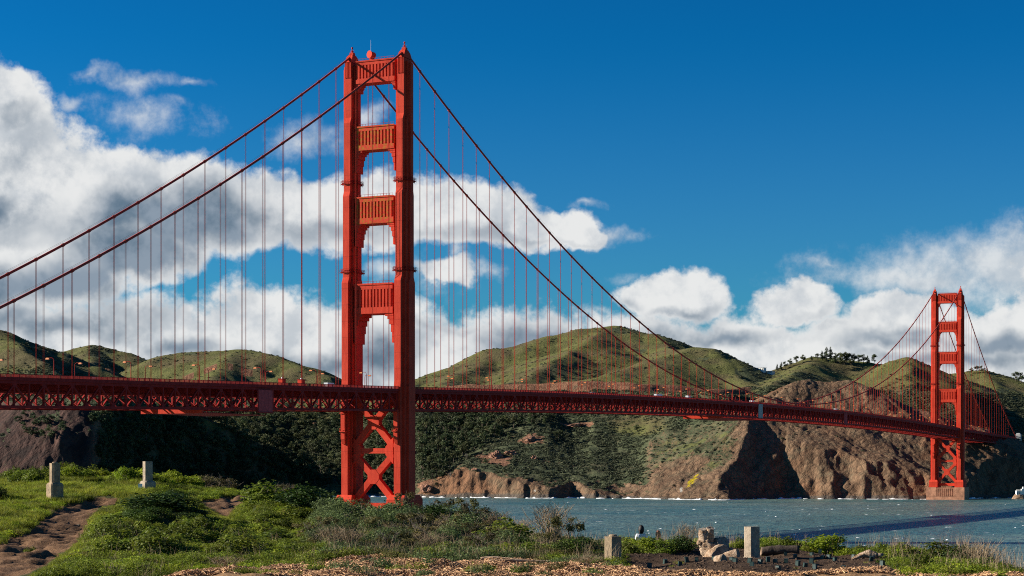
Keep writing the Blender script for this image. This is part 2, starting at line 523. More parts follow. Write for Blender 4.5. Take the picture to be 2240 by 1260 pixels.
        for s in (-1, 1):
            f = MB()
            for k in range(n):
                x = -xin + 1.5 + (2 * xin - 3.0) * k / (n - 1)
                w = (2 * xin - 3.0) / (n - 1) * .27
                za, zb = z0 + .21 * h, z1 - .19 * h
                y0, y1 = sorted((s * (t - .52), s * (t - .03)))
                f.box(x - w, x + w, y0, y1, za, zb)
            f.build('fluting', mat, st)
        # stepped corner brackets under the strut
        for s in (-1, 1):
            c = MB()
            for k in range(5 if i else 3):
                w = (3.3, 2.3, 1.5, .95, .55)[k] * (1.25 if i == 3 else 1.0 if i else .6)
                za = z0 - (.9, 2.0, 3.8, 6.4, 10.0)[k] * (1.35 if i == 3 else 1.0)
                zb = z0 - (0, .9, 2.0, 3.8, 6.4)[k] * (1.35 if i == 3 else 1.0)
                xa, xb = sorted((s * (xin + .2), s * (xin - w)))
                c.box(xa, xb, -t + .3 + .12 * k, t - .3 - .12 * k, za, zb + .01 * (k > 0))
            c.build('stepped_bracket', M_ORANGE, st)
        # handrail on the strut
        for s in (-1, 1):
            hr = MB()
            y = s * (t - .3)
            hr.box(-xin + .3, xin - .3, y - .05, y + .05, z1 + 1.0, z1 + 1.12)
            for k in range(13):
                x = -xin + .4 + (2 * xin - .8) * k / 12
                hr.box(x - .05, x + .05, y - .045, y + .045, z1 + .1, z1 + 1.05)
            hr.build('handrail', M_DECKRED, st)
    # bracing below the deck: two crosses with plates and two level struts
    ya, yb = -4.9, -1.6
    ym, th = (ya + yb) / 2, yb - ya
    def diag(p, q, w=2.7, e=0.0):
        MB().beam((p[0], ym, p[1]), (q[0], ym, q[1]), th - e, w, up=(0, 1, 0)).mesh('x')
    for (zc, zl, zh) in ((54.6, 43.0, 66.3), (29.6, 18.4, 40.0)):
        for s in (-1, 1):
            for k, zz in enumerate((zl, zh)):
                p, q = Vector((s * 10.4, ym, zz)), Vector((s * .3, ym, zc))
                d = (q - p).normalized(); nrm = Vector((-d.z, 0, d.x))
                m = MB()
                vs = []
                for c in (p, q):
                    for aa, bb in ((-1, -1), (1, -1), (1, 1), (-1, 1)):
                        vs.append(c + nrm * (aa * 1.35) + Vector((0, bb * (th / 2 - .02 * k), 0)))
                m.add(vs, [(0, 1, 2, 3), (7, 6, 5, 4), (0, 4, 5, 1), (1, 5, 6, 2), (2, 6, 7, 3), (3, 7, 4, 0)])
                m.build('diagonal_brace', M_ORANGE, root)
        g_ = MB()
        y0 = ya - .08
        g_.add([(x, y, z) for y in (y0, yb + .08) for x, z in ((-2.9, zc - 1.2), (-1.2, zc - 3.3), (1.2, zc - 3.3), (2.9, zc - 1.2), (2.9, zc + 1.2), (1.2, zc + 3.3), (-1.2, zc + 3.3), (-2.9, zc + 1.2))],
               [tuple(range(8)), tuple(range(15, 7, -1))] + [(i, i + 8, (i + 1) % 8 + 8, (i + 1) % 8) for i in range(8)])
        g_.build('gusset_plate', M_ORANGE, root)
    for zz, hh in ((41.5, 2.4), (16.2, 2.8)):
        MB().box(-9.9, 9.9, ya + .15, yb - .15, zz - hh / 2, zz + hh / 2).build('level_strut', M_ORANGE, root)
    for s in (-1, 1):
        xa, xb = sorted((s * 10.2, s * 6.6))
        MB().add([(s * 10.3, y, z) if x else (s * 6.4, y, z) for y in (ya - .08, yb + .08) for x, z in ((1, 35.5), (0, 39.6), (0, 43.4), (1, 47.6))],
                 [(0, 1, 2, 3), (7, 6, 5, 4), (0, 4, 5, 1), (1, 5, 6, 2), (2, 6, 7, 3), (3, 7, 4, 0)]).build('gusset_plate', M_ORANGE, root)
    # pier
    p = MB()
    p.frustum((-20.6, 20.6, -13.5, 13.5), (-20.2, 20.2, -13.0, 13.0), -6.0, 3.4)
    p.box(-19.8, 19.8, -12.6, 12.6, 3.35, 12.9)
    p.box(-20.3, -9.6, -13.1, 13.1, 3.3, 13.3); p.box(9.6, 20.3, -13.1, 13.1, 3.3, 13.3)
    pr = p.build('pier', M_CONC, root)
    for k in range(9):
        x = -8.6 + k * 2.15
        for s in (-1, 1):
            ya_, yb_ = sorted((s * 12.5, s * 13.15))
            MB().box(x - .5, x + .5, ya_, yb_, 3.6, 12.4).build('pier_rib', M_CONC, pr)
    if detail:
        d_ = MB()
        for sgn, r0 in ((1, 1.55),):
            d_.v = []
        d_.tube([(-3.4, -1.6, 224.4), (-3.0, 1.0, 224.4)], 1.45, 18)
        d_.tube([(-3.6, -2.1, 224.4), (-3.4, -1.5, 224.4)], [1.75, 1.6], 18)
        d_.box(-4.0, -2.4, -1.2, .8, 221.3, 223.2)
        d_.build('fog_drum', M_ORANGE, root)
        MB().tube([(-4.2, .5, 221.3), (-4.2, .5, 231.5)], [.09, .05], 6).build('antenna', M_WHITE, root)
    return root

make_tower(0.0, 'nearer red steel bridge tower, the large one rising over the foreground bluff', True)
make_tower(SPAN, 'farther red steel bridge tower standing on its pier below the cliffs', False)

# main cables with bands and suspender ropes
Y_LO, Y_HI = -342.9, SPAN + 342.9
NODES = [k * PANEL for k in range(-20, 0)] + [k * PANEL for k in range(1, 84)] + [SPAN + k * PANEL for k in range(1, 20)]
band_me = MB().tube([(0, -.55, 0), (0, -.5, 0), (0, .5, 0), (0, .55, 0)], [.5, .66, .66, .5], 8).mesh('cable_band')
band_me.materials.append(M_CABLE)
rp = MB()
for y in (-.28, .28):
    rp.tube([(0, y, -1), (0, y, 0)], .075, 5, caps=False)
rope_me = rp.mesh('suspender_rope')
rope_me.materials.append(M_ORANGE)
for sx, lab in ((1, 'red main cable on the near side with its vertical suspender ropes'), (-1, 'red main cable on the far side with its vertical suspender ropes')):
    X = 13.7 * sx
    root = empty('main_cable', (X, 0, rail_z(0)))
    tag(root, lab, 'bridge cable', 'main cables of the suspension bridge')
    z0 = rail_z(0)
    ys = list(np.arange(Y_LO, -.1, 6.0)) + [0.0] + list(np.arange(6.0, SPAN, 8.0)) + [SPAN] + list(np.arange(SPAN + 6, Y_HI + 1, 6.0))
    MB().tube([(0, y, cable_z(y) - z0) for y in ys], .47, 10).build('cable_strand', M_CABLE, root, smooth=True)
    hr = MB()
    for dx in (-.55, .55):
        hr.tube([(dx, y, cable_z(y) - z0 + 1.25) for y in ys], .028, 4, caps=False)
    hr.build('hand_rope', M_CABLE, root)
    for y in NODES:
        zc = cable_z(y)
        sl = (cable_z(y + .5) - cable_z(y - .5))
        mobj('cable_band', band_me, None, root, (0, y, zc - z0), (math.atan(sl), 0, 0))
        ln = zc - .5 - (rail_z(y) - 2.2)
        if ln > 1.0:
            mobj('suspender_rope', rope_me, None, root, (0, y, zc - .5 - z0), None, (1, 1, ln))

# ------------------------------------------------------------------ deck
deck = empty('bridge_deck', (0, 0, rail_z(0)))
tag(deck, 'long dark red stiffening truss deck of the suspension bridge', 'bridge deck')
DZ = rail_z(0)
def deck_strip(x0, x1, zt, zb, Ya=-386.0, Yb=1645.0, step=7.62):
    """a long box that follows the deck curve; zt and zb are measured from the rail top"""
    m = MB()
    ys = np.arange(Ya, Yb + step * .5, step)
    for y in ys:
        r = rail_z(y) - DZ
        m.v += [(x0, y, r + zb), (x1, y, r + zb), (x1, y, r + zt), (x0, y, r + zt)]
    n = len(ys)
    for i in range(n - 1):
        for k in range(4):
            a, b = i * 4 + k, i * 4 + (k + 1) % 4
            m.f.append((a, b, b + 4, a + 4))
    m.f += [(0, 3, 2, 1), ((n - 1) * 4, (n - 1) * 4 + 1, (n - 1) * 4 + 2, (n - 1) * 4 + 3)]
    return m
deck_strip(-12.9, 12.9, -1.95, -2.35).build('road_slab', M_ROAD, deck)
for s in (-1, 1):
    a, b = sorted((s * 13.2, s * 14.2))
    deck_strip(a, b, -2.15, -3.15).build('top_chord', M_DECKRED, deck)
    deck_strip(a, b, -10.3, -11.3).build('bottom_chord', M_DECKRED, deck)
    a, b = sorted((s * 12.95, s * 14.55))
    deck_strip(a, b, -1.55, -2.1).build('sidewalk', M_DECKRED, deck)
    a, b = sorted((s * 14.58, s * 14.75))
    deck_strip(a, b, -1.05, -2.2).build('fascia', M_DECKRED, deck)
    a, b = sorted((s * 14.52, s * 14.70))
    deck_strip(a, b, 0.0, -.14).build('rail', M_DECKRED, deck)
# pickets of the railing, far too many and too fine to pick apart
pk, fk = [], []
ys = np.arange(-386, 1645, .45)
for s in (-1, 1):
    for i, y in enumerate(ys):
        r = rail_z(y) - DZ
        w = .10 if i % 7 else .22
        x0, x1 = s * 14.56, s * 14.66
        b = len(pk)
        pk += [(x0, y - w, r - 1.06), (x0, y + w, r - 1.06), (x0, y + w, r - .13), (x0, y - w, r - .13), (x1, y - w, r - 1.06), (x1, y + w, r - 1.06), (x1, y + w, r - .13), (x1, y - w, r - .13)]
        fk += [(b, b + 3, b + 2, b + 1), (b + 4, b + 5, b + 6, b + 7), (b, b + 4, b + 7, b + 3), (b + 1, b + 2, b + 6, b + 5)]
tag(mobj('railing_pickets', numpy_mesh('railing_pickets', pk, fk), M_DECKRED, deck), kind='stuff')
# truss members: near side one by one, far side joined
def member(me_name, y0, z0, y1, z1, w, h):
    m = MB()
    m.beam((0, y0, z0), (0, y1, z1), w, h, up=(1, 0, 0) if abs(y1 - y0) < .01 else (1, 0, 0))
    return m
v_me = MB().box(-.32, .32, -.3, .3, -10.32, -3.13).mesh('vertical_post'); v_me.materials.append(M_DECKRED)
HB = PANEL / 2
d1 = MB().beam((0, .15, -3.4), (0, HB - .15, -10.1), .5, .62, up=(1, 0, 0)).mesh('diagonal'); d1.materials.append(M_DECKRED)
d2 = MB().beam((0, .15, -10.1), (0, HB - .15, -3.4), .5, .62, up=(1, 0, 0)).mesh('diagonal'); d2.materials.append(M_DECKRED)
gs_t = MB().add([(x, y, z) for x in (-.36, .36) for y, z in ((-1.3, -3.1), (1.3, -3.1), (.7, -4.3), (-.7, -4.3))], [(0, 1, 2, 3), (7, 6, 5, 4), (0, 4, 5, 1), (1, 5, 6, 2), (2, 6, 7, 3), (3, 7, 4, 0)]).mesh('gusset'); gs_t.materials.append(M_DECKRED)
gs_b = MB().add([(x, y, z) for x in (-.36, .36) for y, z in ((-1.3, -10.4), (1.3, -10.4), (.7, -9.2), (-.7, -9.2))], [(3, 2, 1, 0), (4, 5, 6, 7), (1, 5, 4, 0), (2, 6, 5, 1), (3, 7, 6, 2), (0, 4, 7, 3)]).mesh('gusset'); gs_b.materials.append(M_DECKRED)
far_t = MB()
nk0, nk1 = -50, 216
for k in range(nk0, nk1):
    y = k * HB
    r = rail_z(y) - DZ
    sl = math.atan((rail_z(y + HB) - rail_z(y)) / HB)
    mobj('vertical_post', v_me, None, deck, (13.7, y, r))
    me = d1 if k % 2 == 0 else d2
    mobj('diagonal', me, None, deck, (13.7, y, r), (sl, 0, 0))
    if k < 120: mobj('gusset', gs_t if k % 2 == 0 else gs_b, None, deck, (13.7, y, r))
    # far truss, floor beams, sway and lateral bracing
    far_t.box(-14.02, -13.38, y - .3, y + .3, r - 10.32, r - 3.13)
    ra = rail_z(y + HB) - DZ
    if k % 2 == 0: far_t.beam((-13.7, y, r - 3.4), (-13.7, y + HB, ra - 10.1), .5, .62, up=(1, 0, 0))
    else: far_t.beam((-13.7, y, r - 10.1), (-13.7, y + HB, ra - 3.4), .5, .62, up=(1, 0, 0))
tag(far_t.build('far_truss', M_DECKRED, deck), kind='stuff')
fl, lat = MB(), MB()
for k in range(nk0, nk1):
    y = k * HB
    r = rail_z(y) - DZ
    ra = rail_z(y + HB) - DZ
    fl.box(-13.3, 13.3, y - .12, y + .12, r - 5.6, r - 2.4)
    fl.box(-13.3, 13.3, y - .35, y + .35, r - 5.75, r - 5.5)
    lat.box(-13.3, 13.3, y - .3, y + .3, r - 10.9, r - 10.35)
    for s in (-1, 1):
        q = 1 if k % 2 else -1
        lat.beam((s * 13.2, y, r - 10.6), (0, y + HB, ra - 10.6), .45, .4)
    lat.beam((-13.0, y, r - 5.9), (-6.5, y, r - 10.3), .35, .35); lat.beam((13.0, y, r - 5.9), (6.5, y, r - 10.3), .35, .35)
for x in (-9.0, -4.5, 0.0, 4.5, 9.0):
    pass
tag(fl.build('floor_beams', M_DECKRED, deck), kind='stuff')
tag(lat.build('lateral_bracing', M_DECKRED, deck), kind='stuff')

# shrouds and gear hung on the deck
def deck_y(px, X=13.7):
    """distance along the bridge of the point on the line X that stands at image column px"""
    lo, hi = -500.0, 2400.0
    t = (px - 1120.0) / FPX
    for _ in range(60):
        mid = (lo + hi) / 2
        dx, dy = X - CAM[0], mid - CAM[1]
        v = (dx * RGT[0] + dy * RGT[1]) / (dx * FWD[0] + dy * FWD[1])
        if v < t: lo = mid
        else: hi = mid
    return (lo + hi) / 2
def shroud(pxa, pxb, mat, name, label, zt=-3.2, zb=-12.0, n=7):
    ya, yb = deck_y(pxa, 14.9), deck_y(pxb, 14.9)
    yc = (ya + yb) / 2
    e = empty(name, (14.9, yc, rail_z(yc)))
    tag(e, label, 'work shroud', 'shrouds hung on the truss')
    w = (yb - ya) / n
    for k in range(n):
        y0 = ya - yc + k * w
        MB().frustum((-.6, .1 + .10 * (k % 2), y0 + .04, y0 + w - .04), (-.6, .1 + .10 * (k % 2), y0 + .04, y0 + w - .04), zb, zt).build('tarp_panel', mat, e)
    MB().box(-1.0, .45, ya - yc - .3, yb - yc + .3, zb - .4, zb - .02).build('ledge', M_DECKRED, e)
    return e
shroud(566, 596, M_TARP, 'work_shroud', 'mauve panelled shroud hung on the deck left of the nearer tower')
shroud(1660, 1668, M_GREYTARP, 'work_shroud', 'grey shroud hung on the deck at midspan', -1.2, -11.4, 4)
shroud(1847, 1853, M_TARP, 'work_shroud', 'narrow mauve shroud hung on the deck toward the farther tower', -2.2, -11.6, 3)
def traveler(pxa, pxb, label, end_lit=True):
    ya, yb = deck_y(pxa, 10.0), deck_y(pxb, 10.0)
    yc = (ya + yb) / 2
    e = empty('work_platform', (0, yc, rail_z(yc) - 11.4))
    tag(e, label, 'work platform', 'platforms slung under the deck')
    MB().box(-14, 14, ya - yc, yb - yc, -1.5, -1.25).build('floor', M_DECKRED, e)
    MB().box(-14, 14, ya - yc - .4, ya - yc + .6, -1.7, .9).build('end_beam', M_ORANGE, e)
    ms = MB()
    n = max(4, int((yb - ya) / 3))
    for k in range(n + 1):
        y = ya - yc + (yb - ya) * k / n
        for x in (-13.9, 13.9): ms.box(x - .09, x + .09, y - .09, y + .09, -1.3, .45)
    for x in (-13.9, 13.9):
        ms.box(x - .07, x + .07, ya - yc, yb - yc, -.3, -.16)
    ms.build('hanger', M_DECKRED, e)
traveler(424, 562, 'long work platform slung under the deck left of the nearer tower')
traveler(1568, 1640, 'work platform slung under the deck near midspan')
# cabins on the sidewalk
for px, lab in ((617, 'left one of two red steel cabins on the deck left of the nearer tower'), (659, 'right one of two red steel cabins on the deck left of the nearer tower')):
    y = deck_y(px, 11.5)
    e = empty('steel_cabin', (11.5, y, rail_z(y) - 1.55))
    tag(e, lab, 'cabin', 'cabins on the deck')
    MB().box(-1.0, 1.0, -1.3, 1.3, 0, 3.1).build('body', M_ORANGE, e)
    MB().box(-1.15, 1.15, -1.45, 1.45, 3.08, 3.3).build('roof', M_DECKRED, e)
    MB().lathe([(.35, 0), (.35, .5), (.1, .6)], 8, (0, 0, 3.3)).build('vent', M_WHITE, e)

# lamps: tall tapered posts with a curved arm and an amber lantern
def lamp_proto(side):
    e = empty('street_lamp')
    post = MB().tube([(0, 0, 0), (0, 0, 1.0), (0, 0, 6.6)], [.22, .18, .13], 8).build('post', M_DECKRED, e)
    pts = [(0, 0, 6.6)] + [(-side * (1.0 - math.cos(a)) * 1.0, 0, 6.6 + math.sin(a) * .9) for a in (.4, .8, 1.2, 1.57)] + [(-side * 2.0, 0, 7.45)]
    MB().tube(pts, .09, 6).build('arm', M_DECKRED, e)
    ln = MB().frustum((-side * 2.6 - .75, -side * 2.6 + .75, -.38, .38), (-side * 2.6 - .55, -side * 2.6 + .55, -.3, .3), 7.0, 7.55).build('lantern', M_LANTERN, e)
    MB().frustum((-side * 2.6 - .5, -side * 2.6 + .5, -.25, .25), (-side * 2.6 - .5, -side * 2.6 + .5, -.25, .25), 6.9, 7.0).build('lens', M_GREYTARP, ln)
    return e
y_first = deck_y(118, 12.4)
for side, lab in ((1, 'red lamp post with curved arm and amber lantern on the near side of the deck'), (-1, 'red lamp post with curved arm and amber lantern on the far side of the deck')):
    pr = lamp_proto(side)
    for k in range(-1, 40):
        y = y_first + k * 43.6
        if abs(y) < 9 or abs(y - SPAN) < 9: continue
        o = pr if k == -1 else copy_tree(pr)
        o.location = (12.4 * side, y, rail_z(y) - 1.56)
        if y < 0: nth, where = sum(1 for q in range(k, 40) if y_first + q * 43.6 < -9), 'left from the nearer tower'
        elif y < SPAN: nth, where = sum(1 for q in range(-1, k + 1) if y_first + q * 43.6 > 9), 'right from the nearer tower'
        else: nth, where = sum(1 for q in range(-1, k + 1) if y_first + q * 43.6 > SPAN + 9), 'right from the farther tower'
        tag(o, '%s-side lamp post, the %s counting %s' % ('near' if side > 0 else 'far', ordinal(nth), where), 'street lamp', 'lamps along the bridge deck')

# a few vehicles on the roadway
def car(px, X, col, label, L=4.6, H=1.5, van=False, name='car', cat='car'):
    y = deck_y(px, X)
    e = empty(name, (X, y, rail_z(y) - 1.94))
    tag(e, label, cat, 'vehicles crossing the bridge')
    m = MB()
    if van:
        m.frustum((-1.0, 1.0, -L / 2, L / 2), (-.95, .95, -L / 2 + .05, L / 2 - .3), .35, H)
    else:
        m.frustum((-.9, .9, -L / 2, L / 2), (-.88, .88, -L / 2 + .05, L / 2 - .05), .3, .85)
    b = m.build('body', col, e)
    if van:
        MB().box(-1.01, 1.01, L / 2 - 1.6, L / 2 - .5, H * .58, H * .86).build('window', M_GLASSDARK, b)
    else:
        MB().frustum((-.84, .84, -L / 2 + .5, L / 2 - 1.1), (-.7, .7, -L / 2 + 1.1, L / 2 - 1.9), .85, H - .08).build('window', M_GLASSDARK, b)
        MB().box(-.68, .68, -L / 2 + 1.12, L / 2 - 1.92, H - .08, H).build('roof', col, b)
    for sx in (-1, 1):
        for sy in (-1, 1):
            MB().tube([(sx * .95, sy * L * .3, .34), (sx * .72, sy * L * .3, .34)], .34, 10).build('wheel', M_ROAD, e)
M_CARS = [plain('car_paint_white', (.7, .7, .7), .3, .05, 1, spec=.5), plain('car_paint_silver', (.45, .46, .48), .3, .05, 1, spec=.5), plain('car_paint_blue', (.05, .12, .30), .3, .1, 1, spec=.5)]
for px, X, c, lab, L, H, van, nm, cat in (
    (720, 5.5, 0, 'white van on the deck just left of the nearer tower', 6.0, 2.9, True, 'van', 'van'),
    (210, 9.0, 2, 'blue car on the deck far left', 4.6, 1.9, False, 'car', 'car'),
    (1295, 5.5, 1, 'silver van on the deck right of the nearer tower', 5.8, 2.6, True, 'van', 'van'),
    (1440, 9.0, 0, 'long white truck on the deck right of the nearer tower', 11.0, 3.2, True, 'truck', 'truck'),
    (1506, 9.0, 0, 'tall white panel van on the deck before midspan', 6.5, 3.4, True, 'van', 'van'),
    (1645, 9.0, 0, 'white van on the deck just left of the grey shroud', 6.5, 3.3, True, 'van', 'van'),
    (1828, 9.0, 0, 'white van on the deck between midspan and the farther tower', 6.5, 3.3, True, 'van', 'van'),
    (2056, 9.0, 1, 'silver car on the deck beside the farther tower', 4.8, 1.9, False, 'car', 'car')):
    car(px, X, M_CARS[c], lab, L, H, van, nm, cat)

# anchorage pylon and abutment at the far end
yp = SPAN + 346.0
e = empty('bridge_pylon', (0, yp, 0))
tag(e, 'grey concrete pylon where the deck reaches the far shore', 'pylon')
zr = rail_z(yp)
for s in (-1, 1):
    MB().box(s * 16.6 - 3.0, s * 16.6 + 3.0, -4.0, 4.0, 20, zr + 3.4).build('shaft', M_GREYCONC, e)
    MB().frustum((s * 16.6 - 2.6, s * 16.6 + 2.6, -3.4, 3.4), (s * 16.6 - 2.0, s * 16.6 + 2.0, -2.8, 2.8), zr + 3.38, zr + 5.0).build('cap', M_GREYCONC, e)
MB().box(-13.6, 13.6, -3.5, 3.5, 20, zr - 11.5).build('cross_wall', M_GREYCONC, e)

# ------------------------------------------------------------------ noise fields
def _h(ix, iy, seed):
    n = (ix.astype(np.int64) * 374761393 + iy.astype(np.int64) * 668265263 + seed * 1442695041) & 0xffffffff
    n = ((n ^ (n >> 13)) * 1274126177) & 0xffffffff
    return ((n ^ (n >> 16)) & 0xffffffff) / 4294967295.0
def vnoise(x, y, seed=0):
    """smooth gradient noise, about -1 to 1"""
    ix, iy = np.floor(x), np.floor(y)
    fx, fy = x - ix, y - iy
    u, v = fx * fx * fx * (fx * (fx * 6 - 15) + 10), fy * fy * fy * (fy * (fy * 6 - 15) + 10)
    def gr(a, b):
        t = _h(ix + a, iy + b, seed) * 2 * np.pi
        return np.cos(t) * (fx - a) + np.sin(t) * (fy - b)
    return ((gr(0, 0) * (1 - u) + gr(1, 0) * u) * (1 - v) + (gr(0, 1) * (1 - u) + gr(1, 1) * u) * v) * 1.5
def fbm(x, y, oct=5, seed=0, gain=.5):
    s, a = 0.0, 1.0
    for o in range(oct):
        s = s + a * vnoise(x * 2 ** o + o * 17.3, y * 2 ** o - o * 9.1, seed + o)
        a *= gain
    return s
def ridged(x, y, oct=4, seed=0, gain=.5):
    s, a = 0.0, 1.0
    for o in range(oct):
        s = s + a * (1 - np.abs(vnoise(x * 2 ** o + o * 11.7, y * 2 ** o + o * 5.3, seed + o)) * 1.6)
        a *= gain
    return s / 2
def sst(x, a, b):
    t = np.clip((x - a) / (b - a), 0, 1)
    return t * t * (3 - 2 * t)

# ------------------------------------------------------------------ far headlands
# crest lines as (image column, distance, image row); slopes on the near/left and the far/right side
RIDGES = [
    # far left hill, hollow hill, long hill behind the side span
    ([(-260, 2900, 640), (0, 2850, 722), (60, 2840, 748), (130, 2840, 770), (200, 2820, 800), (300, 2780, 835)], .50, .5, 12),
    ([(130, 3250, 772), (170, 3230, 760), (205, 3220, 756), (270, 3200, 770), (340, 3180, 793)], .42, .5, 15),
    ([(330, 3150, 794), (400, 3080, 771), (460, 3060, 767), (515, 3050, 764), (600, 2990, 779), (660, 2930, 801), (700, 2890, 819), (745, 2860, 840), (800, 2800, 870)], .44, .5, 20),
    ([(205, 3220, 757), (190, 3000, 800), (160, 2800, 830)], .35, .55, 10),
    ([(515, 3050, 765), (480, 2850, 810), (440, 2700, 850)], .40, .45, 10),
    ([(0, 2850, 724), (60, 2700, 775), (140, 2560, 828)], .40, .60, 8),
    # wooded spur with a bare rock nose at the far left
    ([(-300, 2500, 850), (-60, 2300, 870), (60, 2180, 880), (150, 2150, 890)], .85, .5, 6),
    ([(300, 2310, 846), (250, 2230, 864), (178, 2160, 890), (152, 2112, 932), (188, 2078, 1000), (196, 2050, 1080)], .95, .52, 4),
    ([(300, 2310, 846), (240, 2345, 862), (120, 2380, 872)], .5, .55, 8),
    # big grassy hill in the middle
    ([(900, 2900, 842), (1000, 3050, 801), (1100, 3150, 762), (1200, 3200, 735), (1280, 3220, 720), (1345, 3230, 713), (1420, 3200, 727), (1475, 3150, 752), (1500, 3120, 763)], .40, .5, 25),
    ([(1475, 3000, 768), (1520, 2960, 764), (1550, 2950, 766), (1600, 2920, 785), (1650, 2890, 812), (1690, 2870, 838), (1760, 2800, 875)], .45, .5, 14),
    ([(1340, 3230, 714), (1280, 3050, 748), (1200, 2880, 795), (1130, 2740, 838)], .36, .42, 8),
    ([(1520, 2960, 765), (1430, 2880, 786), (1330, 2780, 818), (1240, 2700, 846)], .36, .36, 10),
    ([(1550, 2950, 768), (1600, 2850, 815), (1660, 2740, 846)], .50, .75, 6),
    ([(1430, 3180, 732), (1460, 3080, 756), (1480, 2990, 768)], .4, .8, 5),
    ([(1080, 3130, 770), (1010, 2950, 815), (960, 2800, 850)], .36, .42, 8),
    # rocky knob with trees, and the scrub slope above the water
    ([(1260, 2520, 905), (1170, 2400, 950), (1100, 2310, 982), (1040, 2260, 1005), (985, 2225, 1035)], .42, .26, 5),
    ([(1500, 2620, 880), (1400, 2480, 925), (1330, 2330, 985), (1290, 2220, 1040)], .32, .34, 8),
    # cliffs of the point
    ([(1385, 2118, 1078), (1450, 2150, 1040), (1520, 2175, 990), (1600, 2200, 935), (1650, 2220, 902), (1690, 2255, 868), (1722, 2285, 837), (1770, 2300, 830), (1860, 2290, 829), (1905, 2278, 846), (1960, 2262, 872), (2040, 2250, 903), (2120, 2262, 932), (2250, 2330, 968), (2420, 2400, 990)], .68, .55, 3),
    ([(1648, 2220, 903), (1628, 2160, 950), (1600, 2100, 1015), (1572, 2030, 1085)], .62, 1.5, 2),
    ([(1765, 2300, 831), (1745, 2230, 920), (1722, 2150, 1020), (1708, 2112, 1072)], 1.4, .36, 3),
    ([(2120, 2262, 932), (2098, 2180, 1000), (2076, 2085, 1074)], .8, 1.0, 3),
    ([(2200, 2305, 955), (2170, 2230, 1010), (2125, 2140, 1080)], .8, 1.0, 3),
    # hills behind the point
    ([(1660, 2900, 850), (1700, 2950, 818), (1740, 2980, 796), (1790, 3000, 783), (1850, 3000, 787), (1900, 2980, 790), (1945, 2960, 798)], .42, .5, 15),
    ([(1930, 2780, 802), (1960, 2780, 790), (1992, 2780, 784), (2035, 2770, 800), (2070, 2760, 822), (2110, 2740, 850)], .48, .5, 12),
    ([(1992, 2780, 785), (1985, 2680, 820), (1990, 2560, 870)], .45, .6, 8),
    ([(2060, 3000, 822), (2120, 3000, 811), (2150, 2990, 814), (2195, 2970, 823), (2250, 2950, 838), (2330, 2930, 850), (2480, 2900, 850)], .42, .5, 14),
    ([(2150, 2990, 815), (2190, 2820, 860), (2200, 2660, 905)], .42, .4, 8),
    ([(1790, 3000, 784), (1740, 2800, 815), (1690, 2620, 845)], .34, .45, 8),
]
SHORE = [(-400, 2080), (0, 2052), (150, 2046), (196, 2046), (260, 2110), (400, 2190), (560, 2255), (640, 2285), (760, 2272), (880, 2230), (920, 2202), (1000, 2192), (1100, 2150), (1160, 2130), (1200, 2118), (1250, 2150), (1300, 2122), (1350, 2122), (1400, 2105), (1480, 2050), (1560, 2012), (1595, 2012), (1640, 2085), (1690, 2100), (1750, 2092), (1900, 2072), (2040, 2056), (2100, 2066), (2150, 2130), (2240, 2165), (2450, 2200)]
STEEP = [(-400, 1.6), (196, 1.6), (300, .8), (560, .7), (640, .16), (860, .16), (925, .8), (1050, 1.2), (1380, 1.2), (1450, .8), (1540, 1.3), (1640, 1.1), (1720, .9), (2060, .95), (2450, 1.1)]

NX = 900
gx = np.linspace(-330, 2500, NX)
gd = np.concatenate([np.arange(1985, 2330, 2.0), np.arange(2330, 2560, 3.0), np.arange(2560, 3300, 5.0), np.arange(3300, 4200, 40.0)])
ND = len(gd)
PX, DD = np.meshgrid(gx, gd)          # rows = distance
UU = (PX - 1120.0) / FPX * DD
wob_u = UU + 9 * fbm(UU / 90, DD / 90, 3, 40)
wob_d = DD + 9 * fbm(UU / 90, DD / 90, 3, 50)
dsh = np.interp(PX, [s[0] for s in SHORE], [s[1] for s in SHORE])
dsh = dsh + 9 * fbm(UU / 45, DD / 200, 3, 60) + 3.0 * fbm(UU / 12, DD / 60, 2, 61)
tt = DD - dsh
base = np.clip(.30 * tt, -30, 138 + 6 * fbm(UU / 200, DD / 200, 3, 5))
Z = base.copy()
RID = np.zeros(Z.shape, dtype=np.int16) - 1
for ri, (pts, sn, sp, rr) in enumerate(RIDGES):
    q = [((p[0] - 1120.0) / FPX * p[1], p[1], CAM[2] + (HORIZON - p[2]) / FPX * p[1]) for p in pts]
    best_d, best_z, best_s = None, None, None
    for a, b in zip(q[:-1], q[1:]):
        du, dd_ = b[0] - a[0], b[1] - a[1]
        l2 = du * du + dd_ * dd_
        t = np.clip(((wob_u - a[0]) * du + (wob_d - a[1]) * dd_) / l2, 0, 1)
        ou, od = wob_u - a[0] - t * du, wob_d - a[1] - t * dd_
        dist = np.sqrt(ou * ou + od * od)
        zz = a[2] + t * (b[2] - a[2])
        cr = du * (wob_d - a[1]) - dd_ * (wob_u - a[0])
        sl = np.where(cr < 0, sn, sp)
        cand = zz - sl * (np.sqrt(dist * dist + rr * rr) - rr)
        best_z = cand if best_z is None else np.maximum(best_z, cand)
    k = 5.0
    m = np.maximum(Z, best_z)
    up = best_z > Z
    RID[up] = ri
    Z = m + k * np.log(np.exp((Z - m) / k) + np.exp((best_z - m) / k)) * .6
cs = np.interp(PX, [s[0] for s in STEEP], [s[1] for s in STEEP])
bench = np.clip(tt, None, 34)
cap = cs * bench + 1.4 * np.clip(tt - 34, 0, None)
cliffmask = sst(cs, .4, .9)
Z = np.where(tt < 0, np.minimum(cap, 0) * 1.0 - .2, np.minimum(Z, cap + 6 * fbm(UU / 25, DD / 25, 3, 70) * cliffmask * sst(tt, 3, 15)))
